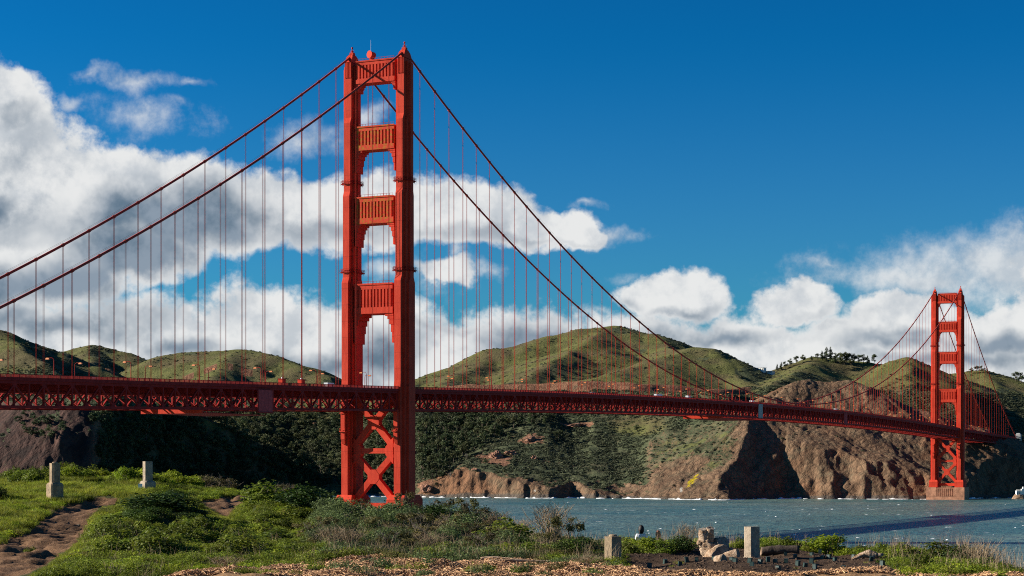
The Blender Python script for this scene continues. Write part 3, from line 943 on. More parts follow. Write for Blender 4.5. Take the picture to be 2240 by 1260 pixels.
# erosion: gullies that run down the slopes, broken rock on the cliffs, scrub-sized lumps
pt = PX
is_pt = sst(pt, 1390, 1440) * (1 - sst(DD, 2300, 2345)) * sst(tt, 2, 10)          # the point's rock face
is_left = (1 - sst(pt, 190, 215)) * (1 - sst(DD, 2200, 2260)) * sst(tt, 2, 10)
is_low = sst(pt, 915, 960) * (1 - sst(pt, 1390, 1440)) * sst(tt, 1, 6) * (1 - sst(tt + 14 * fbm(UU / 40, DD / 40, 3, 12), 32, 75))
rock_zone = np.clip(is_pt + is_left + is_low, 0, 1)
diag = UU + .55 * DD
Z += rock_zone * (5.5 * (ridged(diag / 70, DD / 260, 3, 21, .45) - .55) + 3.2 * (ridged((UU - .35 * DD + 12 * fbm(UU / 60, DD / 60, 2, 27)) / 30, DD / 170, 3, 22, .5) - .5) + 1.5 * (ridged((UU + .45 * DD) / 13, DD / 90, 3, 24, .55) - .5) + .4 * fbm(UU / 5, DD / 8, 2, 23))
hillm = sst(tt, 25, 110) * (1 - rock_zone)
farh = sst(DD, 2560, 2700)
Z += hillm * (7.5 * (ridged(UU / 190 + .2 * fbm(UU / 300, DD / 300, 2, 9), DD / 300, 2, 30, .4) - .55) + (1.6 - .9 * farh) * fbm(UU / 38, DD / 48, 3, 31))
# road cut: a bench with a bare bank behind it
dcut = 2625 + 25 * np.sin(PX / 130.0) + 14 * fbm(PX / 160, PX * 0, 2, 80)
cutz = sst(PX, 930, 960) * (1 - sst(PX, 1620, 1670))
face = sst(DD, dcut - 7, dcut + 7)
Z += cutz * 13 * face * np.exp(-np.clip(DD - dcut, 0, None) / 70)
cut_face = cutz * sst(DD, dcut - 14, dcut - 6) * (1 - sst(DD, dcut + 12, dcut + 26))
# second cut across the long hill at the left
dcut2 = 2880 + 12 * np.sin(PX / 60.0)
cutz2 = sst(PX, 200, 240) * (1 - sst(PX, 560, 600)) 
Z += cutz2 * 9 * sst(DD, dcut2 - 6, dcut2 + 6) * np.exp(-np.clip(DD - dcut2, 0, None) / 60)
cut_face = np.maximum(cut_face, cutz2 * sst(DD, dcut2 - 9, dcut2 - 4) * (1 - sst(DD, dcut2 + 6, dcut2 + 12)) * sst(fbm(PX / 25, DD * 0, 3, 81), -.3, .1))
Z[tt < -1] = np.minimum(Z[tt < -1], -.5)
Z = np.where(DD > 3400, Z - (DD - 3400) * .35, Z)
ROWY = HORIZON - (Z - CAM[2]) / DD * FPX

def ground(px, d):
    """height of the far land"""
    i = np.clip(np.interp(px, gx, np.arange(NX)), 0, NX - 1.001); j = np.clip(np.interp(d, gd, np.arange(ND)), 0, ND - 1.001)
    i0, j0 = int(i), int(j); fi, fj = i - i0, j - j0
    return float((Z[j0, i0] * (1 - fi) + Z[j0, i0 + 1] * fi) * (1 - fj) + (Z[j0 + 1, i0] * (1 - fi) + Z[j0 + 1, i0 + 1] * fi) * fj)
def land_hit(px, py):
    """distance at which the line of sight through (px, py) meets the far land"""
    i = int(round(np.interp(px, gx, np.arange(NX))))
    ok = np.nonzero(ROWY[:, i] <= py)[0]
    return float(gd[ok[0]]) if len(ok) else None

gzd, gzu = np.gradient(Z, axis=0) / np.gradient(DD, axis=0), np.gradient(Z, axis=1) / np.gradient(UU, axis=1)
slope = np.sqrt(gzd ** 2 + gzu ** 2)
n1 = fbm(UU / 60, DD / 60, 4, 90); n2 = fbm(UU / 18, DD / 18, 3, 91); n3 = fbm(UU / 150, DD / 150, 3, 92)
rock = np.clip(rock_zone * sst(slope + .35 * n2 + .25 * n1, .35, .75) + rock_zone * .35, 0, 1)
# green tongues on the lit left shoulder of the point and along its top
shoulder = is_pt * (1 - sst(PX + 60 * n1, 1600, 1680)) * sst(tt + 30 * n1, 70, 130)
rock = rock * (1 - .55 * shoulder) * (1 - .35 * is_left * sst(n1 + n2, -.2, .6))
rock = rock * (1 - .45 * is_pt * sst(n1 + n2 * .5, .35, .8) * sst(tt, 60, 160))
rock = np.maximum(rock, is_pt * (.80 - .42 * shoulder - .30 * sst(n1 + .5 * n2, .3, .9)))
rock = np.maximum(rock, .9 * sst(slope, 1.1, 1.6) * sst(tt, 3, 10))
rock = np.maximum(rock, (1 - sst(tt, 8, 26)) * cliffmask)
rock *= 1 - .9 * sst(PX, 205, 235) * (1 - sst(PX, 900, 930)) * sst(tt, 4, 12)
soil = np.clip(cut_face, 0, 1)
knob = np.exp(-(((PX - 1085) / 45) ** 2 + ((ROWY - 1003) / 18) ** 2)) + np.exp(-(((PX - 1165) / 30) ** 2 + ((ROWY - 962) / 14) ** 2)) + np.exp(-(((PX - 1265) / 40) ** 2 + ((ROWY - 928) / 7) ** 2)) + np.exp(-(((PX - 940) / 40) ** 2 + ((ROWY - 1065) / 18) ** 2))
soil = np.maximum(soil, np.clip(knob * 1.2 + .5 * n2 - .15, 0, 1) * (DD < 2620))
soil = np.maximum(soil, .30 * is_left * sst(n2 + n1 * .5, -.3, .4))
soil = np.maximum(soil, .55 * sst(n1 + .5 * n2, .55, 1.0) * (1 - rock_zone) * (DD < 2700))
# grass on the sunny side of the hills, scrub in the hollows and on the shaded side
aspect = np.clip(gzu * 2.0, -1, 1)
grass = sst(.75 * aspect + .55 * n3 + .62 * n1 + .38 * n2 + sst(Z, 90, 190) * .75 + .08, -.1, .6) * sst(DD, 2560, 2660)
grass = np.maximum(grass, np.exp(-(((PX - 1395) / 70) ** 2 + ((ROWY - 930) / 26) ** 2)) * 1.1 * (DD < 2640))
grass = np.maximum(grass, np.exp(-(((PX - 460) / 50) ** 2 + ((ROWY - 925) / 22) ** 2)) * (DD < 2800))
grass = np.maximum(grass, .55 * shoulder * sst(n2 + n1, -.1, .7))
yellow = np.clip(.95 + .7 * n2 + .6 * fbm(UU / 4, DD / 6, 2, 93), 0, 1) * np.exp(-(((PX - 1517 + (ROWY - 1050) * .85) / 9) ** 2 + ((ROWY - 1050) / 19) ** 2)) * is_pt
guano = np.maximum(.7 * np.exp(-(((PX - 1490) / 5) ** 2 + ((ROWY - 1072) / 10) ** 2)), sst(n2, .6, 1.0) * (1 - sst(tt, 6, 22)) * sst(PX, 1000, 1060) * .6)
guano = np.maximum(guano, sst(n2, .35, .7) * np.exp(-(((PX - 1945) / 25) ** 2 + ((ROWY - 1070) / 14) ** 2)))
sand = (1 - sst(Z, 2.5, 4.5)) * (1 - cliffmask) + (1 - sst(tt, 3, 7)) * .8
V = np.stack([CAM[0] + RGT[0] * UU + FWD[0] * DD, CAM[1] + RGT[1] * UU + FWD[1] * DD, Z], -1).reshape(-1, 3)
# push the rock faces in and out so that they break into buttresses and ledges
rz = rock_zone.ravel()
p1_, p2_ = fbm(V[:, 0] / 14 + V[:, 1] / 30, V[:, 2] / 10 + V[:, 1] / 16, 3, 101), fbm(V[:, 0] / 12, V[:, 2] / 7 + V[:, 1] / 14, 3, 102)
V[:, 0] -= FWD[0] * 1.0 * rz * p1_ - RGT[0] * .8 * rz * p2_
V[:, 1] -= FWD[1] * 1.0 * rz * p1_ - RGT[1] * .8 * rz * p2_
idx = np.arange(NX * ND).reshape(ND, NX)
F = np.stack([idx[:-1, :-1], idx[:-1, 1:], idx[1:, 1:], idx[1:, :-1]], -1).reshape(-1, 4)
keep = Z.ravel()[F].max(1) > -3
F = F[keep]
cov = np.stack([rock, grass, soil, np.ones_like(Z)], -1).reshape(-1, 4)
ext = np.stack([yellow, guano, sand, np.ones_like(Z)], -1).reshape(-1, 4)
def land_fn(g, b):
    a1 = g.n('ShaderNodeAttribute', attribute_name='cover'); a2 = g.n('ShaderNodeAttribute', attribute_name='extra')
    s1 = g.n('ShaderNodeSeparateColor'); g.put(s1.inputs[0], a1.outputs['Color'])
    s2 = g.n('ShaderNodeSeparateColor'); g.put(s2.inputs[0], a2.outputs['Color'])
    nb, nm, nf = g.noise(g.pos, .012, 4, .6), g.noise(g.pos, .06, 5, .65), g.noise(g.pos, .3, 4, .7)
    scrub = g.mix(g.ss(nm, .38, .64), (.042, .052, .026), (.090, .098, .050))
    scrub = g.mix(g.ss(nb, .52, .68, 0, .6), scrub, (.075, .060, .034))
    gr = g.mix(g.ss(nm, .30, .70), (.080, .084, .027), (.122, .122, .040))
    gr = g.mix(g.ss(nb, .42, .62, 0, .85), gr, (.100, .080, .040))
    gf = g.m('ADD', s1.outputs[1], g.m('MULTIPLY', g.m('SUBTRACT', nf, .5), .9))
    c = g.mix(g.ss(gf, .35, .62), scrub, gr)
    sf = g.m('ADD', s1.outputs[2], g.m('MULTIPLY', g.m('SUBTRACT', nm, .5), .9))
    c = g.mix(g.ss(sf, .40, .65), c, g.mix(g.ss(nf, .35, .65), (.12, .055, .032), (.24, .125, .075)))
    # rock: warm brown chert with dark and pale bands
    sv_ = g.n('ShaderNodeCombineXYZ'); g.put(sv_.inputs[0], g.v('DOT_PRODUCT', g.pos, (float(RGT[0]) * .75, float(RGT[1]) * .75, -.66))); g.put(sv_.inputs[1], g.v('DOT_PRODUCT', g.pos, (float(RGT[0]) * .16, float(RGT[1]) * .16, .18))); g.put(sv_.inputs[2], g.v('DOT_PRODUCT', g.pos, (float(FWD[0]) * .2, float(FWD[1]) * .2, 0.0)))
    streaks = g.m('ADD', g.m('MULTIPLY', g.noise(sv_.outputs[0], .10, 6, .72, .8), .65), g.m('MULTIPLY', g.noise(g.pos, .045, 6, .7), .35))
    rk = g.mix(g.ss(streaks, .36, .62), (.090, .052, .032), (.205, .126, .076))
    rk = g.mix(g.ss(nm, .46, .66, 0, .75), rk, (.120, .092, .058))
    rk = g.mix(g.ss(nb, .5, .66, 0, .7), rk, (.195, .092, .048))
    cr = g.n('ShaderNodeTexVoronoi', feature='DISTANCE_TO_EDGE'); g.put(cr.inputs['Vector'], g.v('MULTIPLY', g.v('ADD', g.pos, g.v('SCALE', g.n('ShaderNodeTexNoise').outputs['Color'], 0.0)), (.11, .11, .05))); cr.inputs['Scale'].default_value = 1.0; cr.inputs['Detail'].default_value = 2.0
    rk = g.mix(g.ss(cr.outputs['Distance'], 0.0, .08, .5, 0), rk, (.035, .024, .016))
    lf = g.n('ShaderNodeAttribute', attribute_name='nose')
    rk = g.mix(lf.outputs['Fac'], rk, g.mix(g.ss(streaks, .38, .62), (.026, .017, .015), (.080, .043, .034)))
    rf = g.m('ADD', s1.outputs[0], g.m('MULTIPLY', g.m('SUBTRACT', nf, .5), 1.0))
    c = g.mix(g.ss(rf, .34, .62), c, rk)
    c = g.mix(g.ss(s2.outputs[2], .4, .8), c, (.085, .068, .055))
    c = g.mix(g.ss(g.m('ADD', s2.outputs[1], g.m('MULTIPLY', g.m('SUBTRACT', nf, .5), .8)), .4, .6), c, (.27, .25, .22))
    c = g.mix(g.ss(g.m('ADD', s2.outputs[0], g.m('MULTIPLY', g.m('SUBTRACT', nf, .5), 1.3)), .42, .6), c, (.36, .27, .012))
    g.put(b.inputs['Base Color'], c)
    b.inputs['Roughness'].default_value = .95
    b.inputs['Specular IOR Level'].default_value = .1
    bp = g.n('ShaderNodeBump'); bp.inputs['Strength'].default_value = .9; bp.inputs['Distance'].default_value = 1.8
    g.put(bp.inputs['Height'], g.m('ADD', g.m('ADD', g.m('MULTIPLY', nm, 1.4), g.m('MULTIPLY', nf, 1.4)), g.m('MULTIPLY', g.m('MULTIPLY', cr.outputs['Distance'], s1.outputs[0]), 3.0))); g.put(b.inputs['Normal'], bp.outputs[0])
M_LAND = material('headland_ground', land_fn)
land = mobj('headland_hills', numpy_mesh('headland_hills', V, F, True, {'cover': cov, 'extra': ext, 'nose': np.clip(is_left * 1.0, 0, 1).ravel()}), M_LAND)
tag(land, kind='structure')

# ------------------------------------------------------------------ water
def sea_fn(g, b):
    sp_ = g.n('ShaderNodeSeparateXYZ'); g.put(sp_.inputs[0], g.pos)
    lane = g.noise(g.pos, .0045, 4, .55, .6)
    tide = g.noise(g.pos, .0018, 3, .5)
    fine = g.noise(g.pos, .05, 5, .6)
    c = g.mix(g.ss(lane, .38, .62), (.052, .122, .118), (.115, .168, .142))
    c = g.mix(g.ss(tide, .48, .62, 0, .5), c, (.150, .160, .130))
    c = g.mix(g.ss(fine, .40, .62, .35, 0), c, (.04, .09, .11))
    caps = g.m('MULTIPLY', g.ss(g.noise(g.pos, .16, 4, .6), .68, .72), g.ss(g.noise(g.pos, .010, 3, .6), .47, .60))
    streak = g.m('MULTIPLY', g.ss(g.noise(g.pos, .09, 5, .7, .5), .60, .66), g.ss(g.m('ABSOLUTE', g.m('SUBTRACT', g.noise(g.pos, .0045, 3, .5), .5)), 0.0, .018, 1, 0))
    foam = g.m('MAXIMUM', caps, streak)
    g.put(b.inputs['Base Color'], g.mix(foam, c, (.75, .77, .76)))
    g.put(b.inputs['Roughness'], g.m('ADD', .30, g.m('MULTIPLY', foam, .5)))
    b.inputs['IOR'].default_value = 1.33
    b.inputs['Specular IOR Level'].default_value = .32
    bp = g.n('ShaderNodeBump'); bp.inputs['Strength'].default_value = 1.0; bp.inputs['Distance'].default_value = 3.0
    h = g.m('ADD', g.m('MULTIPLY', g.noise(g.pos, .035, 4, .55), 1.6), g.m('MULTIPLY', g.noise(g.pos, .17, 5, .62), 1.0))
    g.put(bp.inputs['Height'], h); g.put(b.inputs['Normal'], bp.outputs[0])
M_SEA = material('sea_water', sea_fn)
nsx, nsy = 60, 90
sx_ = np.sign(np.linspace(-1, 1, nsx)) * np.abs(np.linspace(-1, 1, nsx)) ** 2 * 20000
sd_ = 110 + 30000 * np.linspace(0, 1, nsy) ** 3
sx_ = np.concatenate([[-20000], sx_[1:-1], [20000]])
SU, SD = np.meshgrid(sx_, np.concatenate([[-3000, -500], sd_]))
sv = np.stack([CAM[0] + RGT[0] * SU + FWD[0] * SD, CAM[1] + RGT[1] * SU + FWD[1] * SD, SU * 0], -1).reshape(-1, 3)
si = np.arange(SU.size).reshape(SU.shape)
sf_ = np.stack([si[:-1, :-1], si[:-1, 1:], si[1:, 1:], si[1:, :-1]], -1).reshape(-1, 4)
tag(mobj('sea', numpy_mesh('sea', sv, sf_, True), M_SEA), kind='structure')

# surf along the far shore
fv, ff = [], []
M_FOAM = plain('surf_foam', (.80, .81, .80), .9, .08, .4)
fr = random.Random(3)
cols = range(180, NX - 6, 1)
row = []
for i in cols:
    j = np.nonzero(Z[:, i] > .05)[0][0]
    row.append(gd[j])
row = np.array(row); row = np.convolve(np.pad(row, 3, mode='edge'), np.ones(7) / 7, 'valid')
xs_ = gx[list(cols)]
act = fbm(xs_ / 42.0, xs_ * 0 + .5, 4, 301)
wid = np.clip((act + .18) * 16, 0, 15) + np.clip(fbm(xs_ / 7.0, xs_ * 0, 3, 302) * 4, -1, 4)
for band, (o0, amp) in enumerate(((1.0, 1.0), (-14.0, .55))):
    prev = None
    for i, px in enumerate(xs_):
        w = wid[i] * amp if band == 0 else np.clip(fbm(np.array([px / 30.0]), np.array([4.2]), 3, 303)[0] * 9, 0, 6)
        if w < .6:
            prev = None
            continue
        hgt = .5 + 1.7 * max(0, math.sin(i * .55 + act[i] * 7)) * min(1, w / 8) * fr.uniform(.4, 1)
        d1_ = row[i] + o0 + fr.uniform(-.5, .5)
        pts = [at(px, d1_ - w, .05), at(px, d1_ - w * .6, hgt), at(px, d1_ - w * .2, hgt * .9), at(px, d1_ + 1.5, .06)]
        b0 = len(fv); fv += [tuple(p) for p in pts]
        if prev is not None:
            for k in range(3): ff.append((prev + k, b0 + k, b0 + k + 1, prev + k + 1))
        prev = b0
tag(mobj('surf_foam', numpy_mesh('surf_foam', fv, ff, True), M_FOAM), 'white surf breaking along the foot of the far cliffs', 'surf', kind='stuff')

# whitecaps: small breaking crests, gathered along the tide lines
wv_, wf_ = [], []
wr = np.random.default_rng(77)
lines = [(2010, 420), (1750, 300), (1330, 180), (1120, 150), (980, 90), (860, 60)]
for k in range(80):
    if wr.random() < .55:
        d0, sp = lines[int(wr.integers(len(lines)))]
        px = wr.uniform(650, 2300); d = d0 + 60 * math.sin(px / 210.0 + d0) + wr.normal() * sp * .10
    else:
        px, d = wr.uniform(650, 2300), wr.uniform(760, 2000)
    if d < 700 or d > np.interp(px, [q[0] for q in SHORE], [q[1] for q in SHORE]) - 15: continue
    w, h = wr.uniform(1.0, 3.6), wr.uniform(.12, .42)
    a, b = at(px, d, 0), at(px + w * FPX / d, d + wr.uniform(-1, 1), 0)
    f_ = Vector((FWD[0], FWD[1], 0)) * wr.uniform(.8, 2.0)
    m_ = (a + b) / 2
    n_ = len(wv_)
    wv_ += [tuple(a), tuple(m_ - f_ * .5), tuple(b), tuple(m_ + f_), tuple(m_ + Vector((0, 0, h)) + (a - m_) * .4), tuple(m_ + Vector((0, 0, h * .9)) + (b - m_) * .4)]
    wf_ += [(n_, n_ + 1, n_ + 5, n_ + 4), (n_ + 1, n_ + 2, n_ + 5, n_ + 5), (n_ + 2, n_ + 3, n_ + 4, n_ + 5), (n_ + 3, n_, n_ + 4, n_ + 4)]
wm = bpy.data.meshes.new('whitecaps'); wm.from_pydata(wv_, [], [tuple(dict.fromkeys(f)) for f in wf_]); wm.update()
tag(mobj('whitecaps', wm, M_FOAM), 'scattered white wave crests on the strait', 'whitecaps', kind='stuff')

# ------------------------------------------------------------------ foliage
nr = np.random.default_rng(11)
def leaf_cloud(lobes, n, size, seed, up=.35, shell=.5, aspect=1.6, droop=0.0):
    """many small leaf faces spread through the lobes; returns verts, quads, tint"""
    r = np.random.default_rng(seed)
    lobes = np.array(lobes, dtype=float)
    w = (lobes[:, 3] * lobes[:, 4] * lobes[:, 5]) ** .67; w /= w.sum()
    li = r.choice(len(lobes), n, p=w)
    d = r.normal(size=(n, 3)); d /= np.linalg.norm(d, axis=1, keepdims=True)
    rad = shell + (1 - shell) * r.random(n) ** .6
    rad *= 1 + .22 * np.sin(d[:, 0] * 5 + li * 2.1) * np.cos(d[:, 1] * 6 + li) + .1 * r.normal(size=n)
    c = lobes[li, :3] + d * lobes[li, 3:6] * rad[:, None]
    nrm = d * .8 + r.normal(size=(n, 3)) * .55; nrm[:, 2] += up
    nrm /= np.linalg.norm(nrm, axis=1, keepdims=True)
    t = np.cross(nrm, r.normal(size=(n, 3))); t /= np.linalg.norm(t, axis=1, keepdims=True)
    b = np.cross(nrm, t)
    s = size * (.55 + .9 * r.random(n))[:, None]
    sa, sb = s * .5 * aspect ** .5, s * .5 / aspect ** .5
    q = np.stack([c - t * sa, c + b * sb, c + t * sa, c - b * sb], 1).reshape(-1, 3)
    f = np.arange(n * 4).reshape(-1, 4)
    lt = r.random(len(lobes))[li] * .5 + r.random(n) * .5
    return q, f, np.repeat(lt, 4)

def leaf_mat(name, dark, lite, odd=None, trans=.35, oddamt=.0, objvar=True):
    def fn(g, b):
        a = g.n('ShaderNodeAttribute', attribute_name='tint')
        c = g.mix(a.outputs['Fac'], dark, lite)
        if odd: c = g.mix(g.ss(g.noise(g.pos, .9, 3, .6), .62 - oddamt, .74 - oddamt, 0, .9), c, odd)
        if objvar:
            oi = g.n('ShaderNodeObjectInfo')
            hs = g.n('ShaderNodeHueSaturation'); g.put(hs.inputs['Color'], c)
            patchy = g.ss(g.noise(g.pos, .45, 3, .6), .32, .68, .62, 1.32)
            g.put(hs.inputs['Value'], g.m('MULTIPLY', patchy, g.m('ADD', .62, g.m('MULTIPLY', oi.outputs['Random'], .76))))
            g.put(hs.inputs['Hue'], g.m('ADD', .485, g.m('MULTIPLY', g.m('FRACT', g.m('MULTIPLY', oi.outputs['Random'], 7.3)), .03)))
            c = hs.outputs[0]
        g.put(b.inputs['Base Color'], c)
        b.inputs['Roughness'].default_value = .65
        b.inputs['Specular IOR Level'].default_value = .18
        tr = g.n('ShaderNodeBsdfTranslucent'); g.put(tr.inputs[0], c)
        mx = g.n('ShaderNodeMixShader'); mx.inputs[0].default_value = trans
        g.t.links.new(b.outputs[0], mx.inputs[1]); g.t.links.new(tr.outputs[0], mx.inputs[2])
        g.t.links.new(mx.outputs[0], g.t.nodes['Material Output'].inputs[0])
    return material(name, fn)

M_BARK = plain('bark', (.10, .075, .055), .9, .3, 3)
M_PALEBARK = plain('pale_bark', (.30, .27, .22), .9, .3, 3)
M_TREE = leaf_mat('evergreen_leaves', (.026, .040, .017), (.085, .105, .040), trans=.2)
M_TREE2 = leaf_mat('olive_leaves', (.036, .046, .017), (.105, .110, .042), trans=.2)
M_TREEGREY = leaf_mat('grey_twigs', (.085, .075, .06), (.20, .18, .15), trans=.15)
M_SCRUB = leaf_mat('scrub_leaves', (.042, .054, .028), (.120, .132, .070), (.115, .092, .058), trans=.15, oddamt=.05)

def tree_proto(kind, seed):
    """unit tree about 1 m tall, scaled when placed: crown mesh and trunk mesh"""
    r = random.Random(seed)
    lobes, tm = [], MB()
    if kind == 'conifer':
        for k in range(9):
            z = .20 + .085 * k; w = .26 * (1 - k / 9.6) + .02
            for j in range(4):
                a = r.random() * 6.28; rr = w * .55
                lobes.append((math.cos(a) * rr, math.sin(a) * rr, z + r.uniform(-.02, .02), w * .55, w * .55, .055))
        tm.tube([(0, 0, -.06), (0, 0, .5), (.01, 0, .97)], [.03, .02, .004], 6)
        q = leaf_cloud(lobes, 620, .055, seed, .2, .2)
    else:
        top = r.uniform(.62, .7)
        tm.tube([(0, 0, -.08), (.01, .01, .25), (.02, -.01, .5), (0, .02, .72)], [.035, .026, .018, .008], 6)
        for k in range(9):
            a = k * 2.4 + r.uniform(-.4, .4); rr = r.uniform(.10, .27); z = r.uniform(.34, .80)
            if k == 0: rr, z = .03, .86
            lobes.append((math.cos(a) * rr, math.sin(a) * rr, z, r.uniform(.12, .19), r.uniform(.12, .19), r.uniform(.09, .15)))
            tm.tube([(.01, 0, .3 + .03 * k), (math.cos(a) * rr * .6, math.sin(a) * rr * .6, z - .08), (math.cos(a) * rr, math.sin(a) * rr, z)], [.014, .009, .004], 5)
        q = leaf_cloud(lobes, 620 if kind != 'grey' else 300, .062 if kind != 'grey' else .05, seed, .3, .25, 1.5 if kind != 'grey' else 4)
    cm = numpy_mesh('crown', q[0], q[1], False, {'tint': q[2]})
    tr = tm.mesh('trunk', True)
    mat = {'broad': M_TREE, 'olive': M_TREE2, 'conifer': M_TREE, 'grey': M_TREEGREY}[kind]
    cm.materials.append(mat); tr.materials.append(M_PALEBARK if kind == 'grey' else M_BARK)
    return cm, tr
TREES = {'broad': [tree_proto('broad', s) for s in (1, 2, 3)], 'olive': [tree_proto('olive', s) for s in (4, 5, 6)], 'conifer': [tree_proto('conifer', s) for s in (7, 8)], 'grey': [tree_proto('grey', 9)]}
def place_tree(kind, loc, h, w, label, group, name='evergreen_tree', seed=0):
    cm, tr = TREES[kind][seed % len(TREES[kind])]
    o = mobj(name, cm)
    e = empty(name, loc, seed * 1.7)
    o.name = 'crown'; o.parent = e
    t = mobj('trunk', tr, None, e)
    e.name = name
    e.scale = (h * w, h * w, h)
    tag(e, label, 'tree', group)
    return e

class Scatter:
    """one object whose points carry copies of a few small meshes"""
    def __init__(self): self.p, self.s, self.r, self.i = [], [], [], []
    def add(self, p, s, r=(0, 0, 0), i=0):
        self.p.append(tuple(p)); self.s.append(s if isinstance(s, (tuple, list)) else (s, s, s)); self.r.append(tuple(r)); self.i.append(i)
    def build(self, name, meshes, label, cat):
        me = bpy.data.meshes.new(name)
        me.from_pydata(self.p, [], [])
        a = me.attributes.new('scl', 'FLOAT_VECTOR', 'POINT'); a.data.foreach_set('vector', np.array(self.s, dtype=np.float32).ravel())
        a = me.attributes.new('rot', 'FLOAT_VECTOR', 'POINT'); a.data.foreach_set('vector', np.array(self.r, dtype=np.float32).ravel())
        a = me.attributes.new('idx', 'INT', 'POINT'); a.data.foreach_set('value', np.array(self.i, dtype=np.int32))
        o = link(bpy.data.objects.new(name, me))
        src = bpy.data.collections.new(name + '_source')
        for k, m_ in enumerate(meshes):
            src.objects.link(bpy.data.objects.new('%s_piece_%02d' % (name, k), m_))
        ng = bpy.data.node_groups.new(name, 'GeometryNodeTree')
        ng.interface.new_socket('Geometry', in_out='INPUT', socket_type='NodeSocketGeometry')
        ng.interface.new_socket('Geometry', in_out='OUTPUT', socket_type='NodeSocketGeometry')
        N = ng.nodes.new; L = ng.links.new
        gi, go = N('NodeGroupInput'), N('NodeGroupOutput')
        iop, ci = N('GeometryNodeInstanceOnPoints'), N('GeometryNodeCollectionInfo')
        ci.inputs['Collection'].default_value = src; ci.inputs['Separate Children'].default_value = True; ci.inputs['Reset Children'].default_value = True
        def attr(nm, ty):
            n_ = N('GeometryNodeInputNamedAttribute'); n_.data_type = ty; n_.inputs[0].default_value = nm
            return n_.outputs['Attribute']
        er = N('FunctionNodeEulerToRotation'); L(attr('rot', 'FLOAT_VECTOR'), er.inputs[0])
        L(gi.outputs[0], iop.inputs['Points']); L(ci.outputs[0], iop.inputs['Instance'])
        iop.inputs['Pick Instance'].default_value = True
        L(attr('idx', 'INT'), iop.inputs['Instance Index']); L(er.outputs[0], iop.inputs['Rotation']); L(attr('scl', 'FLOAT_VECTOR'), iop.inputs['Scale'])
        L(iop.outputs[0], go.inputs[0])
        md = o.modifiers.new('scatter', 'NODES'); md.node_group = ng
        return tag(o, label, cat, kind='stuff')

# ------------------------------------------------------------------ trees and scrub on the far land
def in_poly(x, y, poly):
    c = False
    for (x0, y0), (x1, y1) in zip(poly, poly[1:] + poly[:1]):
        if (y0 > y) != (y1 > y) and x < (x1 - x0) * (y - y0) / (y1 - y0) + x0: c = not c
    return c
WOODS = [  # outline in the picture, spacing in pixels, kinds, heights, shared description
    ([(425, 905), (560, 898), (750, 900), (752, 1060), (690, 1068), (640, 1062), (560, 1000), (480, 935)], 15, ('broad', 'olive', 'olive'), (11, 18), 'olive-green tree in the sunlit wood left of the nearer tower legs', 'trees of the sunlit wood'),
    ([(195, 905), (410, 905), (520, 975), (640, 1062), (560, 1065), (300, 1055), (205, 1030), (215, 960)], 17, ('broad', 'broad', 'conifer'), (11, 19), 'dark evergreen tree in the shaded wood at lower left', 'trees of the shaded wood'),
    ([(30, 905), (110, 905), (150, 935), (100, 960), (40, 940)], 20, ('broad',), (8, 12), 'small dark tree above the rock nose at far left', 'trees above the rock nose'),
    ([(795, 905), (865, 905), (865, 1060), (800, 1066)], 15, ('broad', 'olive'), (11, 18), 'olive-green tree seen between the legs of the nearer tower', 'trees seen between the tower legs'),
    ([(916, 905), (1085, 905), (1130, 925), (1060, 970), (1010, 1000), (960, 1050), (916, 1045)], 16, ('broad', 'broad', 'conifer', 'olive'), (12, 19), 'dark evergreen tree in the wood right of the nearer tower', 'trees right of the nearer tower'),
    ([(1140, 905), (1220, 905), (1200, 930), (1130, 925)], 14, ('conifer', 'broad'), (10, 15), 'dark evergreen tree just under the deck above the rocky knob', 'trees above the rocky knob'),
]
cand = []
for poly, sp, kinds, hh, lab, grp in WOODS:
    xs, ys_ = [p[0] for p in poly], [p[1] for p in poly]
    y = min(ys_)
    while y < max(ys_):
        x = min(xs)
        while x < max(xs):
            jx, jy = x + rng.uniform(-.5, .5) * sp, y + rng.uniform(-.5, .5) * sp * .6
            if in_poly(jx, jy, poly):
                d = land_hit(jx, jy + 8)
                if d and d < 2800: cand.append((d, jx, rng.choice(kinds), rng.uniform(*hh), lab, grp))
            x += sp
        y += sp * .62
rest = Scatter()
tree_src = [c for k in ('broad', 'olive', 'conifer') for c, _ in TREES[k]]
rng.shuffle(cand)
cand.sort(key=lambda c: c[0] - c[3] * 40 - (400 if 'sunlit' in c[5] else 700 if 'nearer' in c[5] or 'between' in c[5] or 'knob' in c[5] else 0) - rng.uniform(0, 300))
for n, (d, px, kind, h, lab, grp) in enumerate(cand):
    loc = at(px, d, ground(px, d) - .4)
    if n < 270:
        place_tree(kind, loc, h * 1.12, rng.uniform(.9, 1.25), lab, grp, 'conifer_tree' if kind == 'conifer' else 'evergreen_tree', n)
    else:
        rest.add(loc, (h * 1.1, h * 1.1, h), (0, 0, rng.uniform(0, 6.28)), {'broad': rng.randrange(3), 'olive': 3 + rng.randrange(3), 'conifer': 6 + rng.randrange(2)}[kind])
print('trees', len(cand))
if rest.p:
    rest.build('woodland', tree_src, 'mass of evergreen woodland behind the nearer tower', 'woodland')
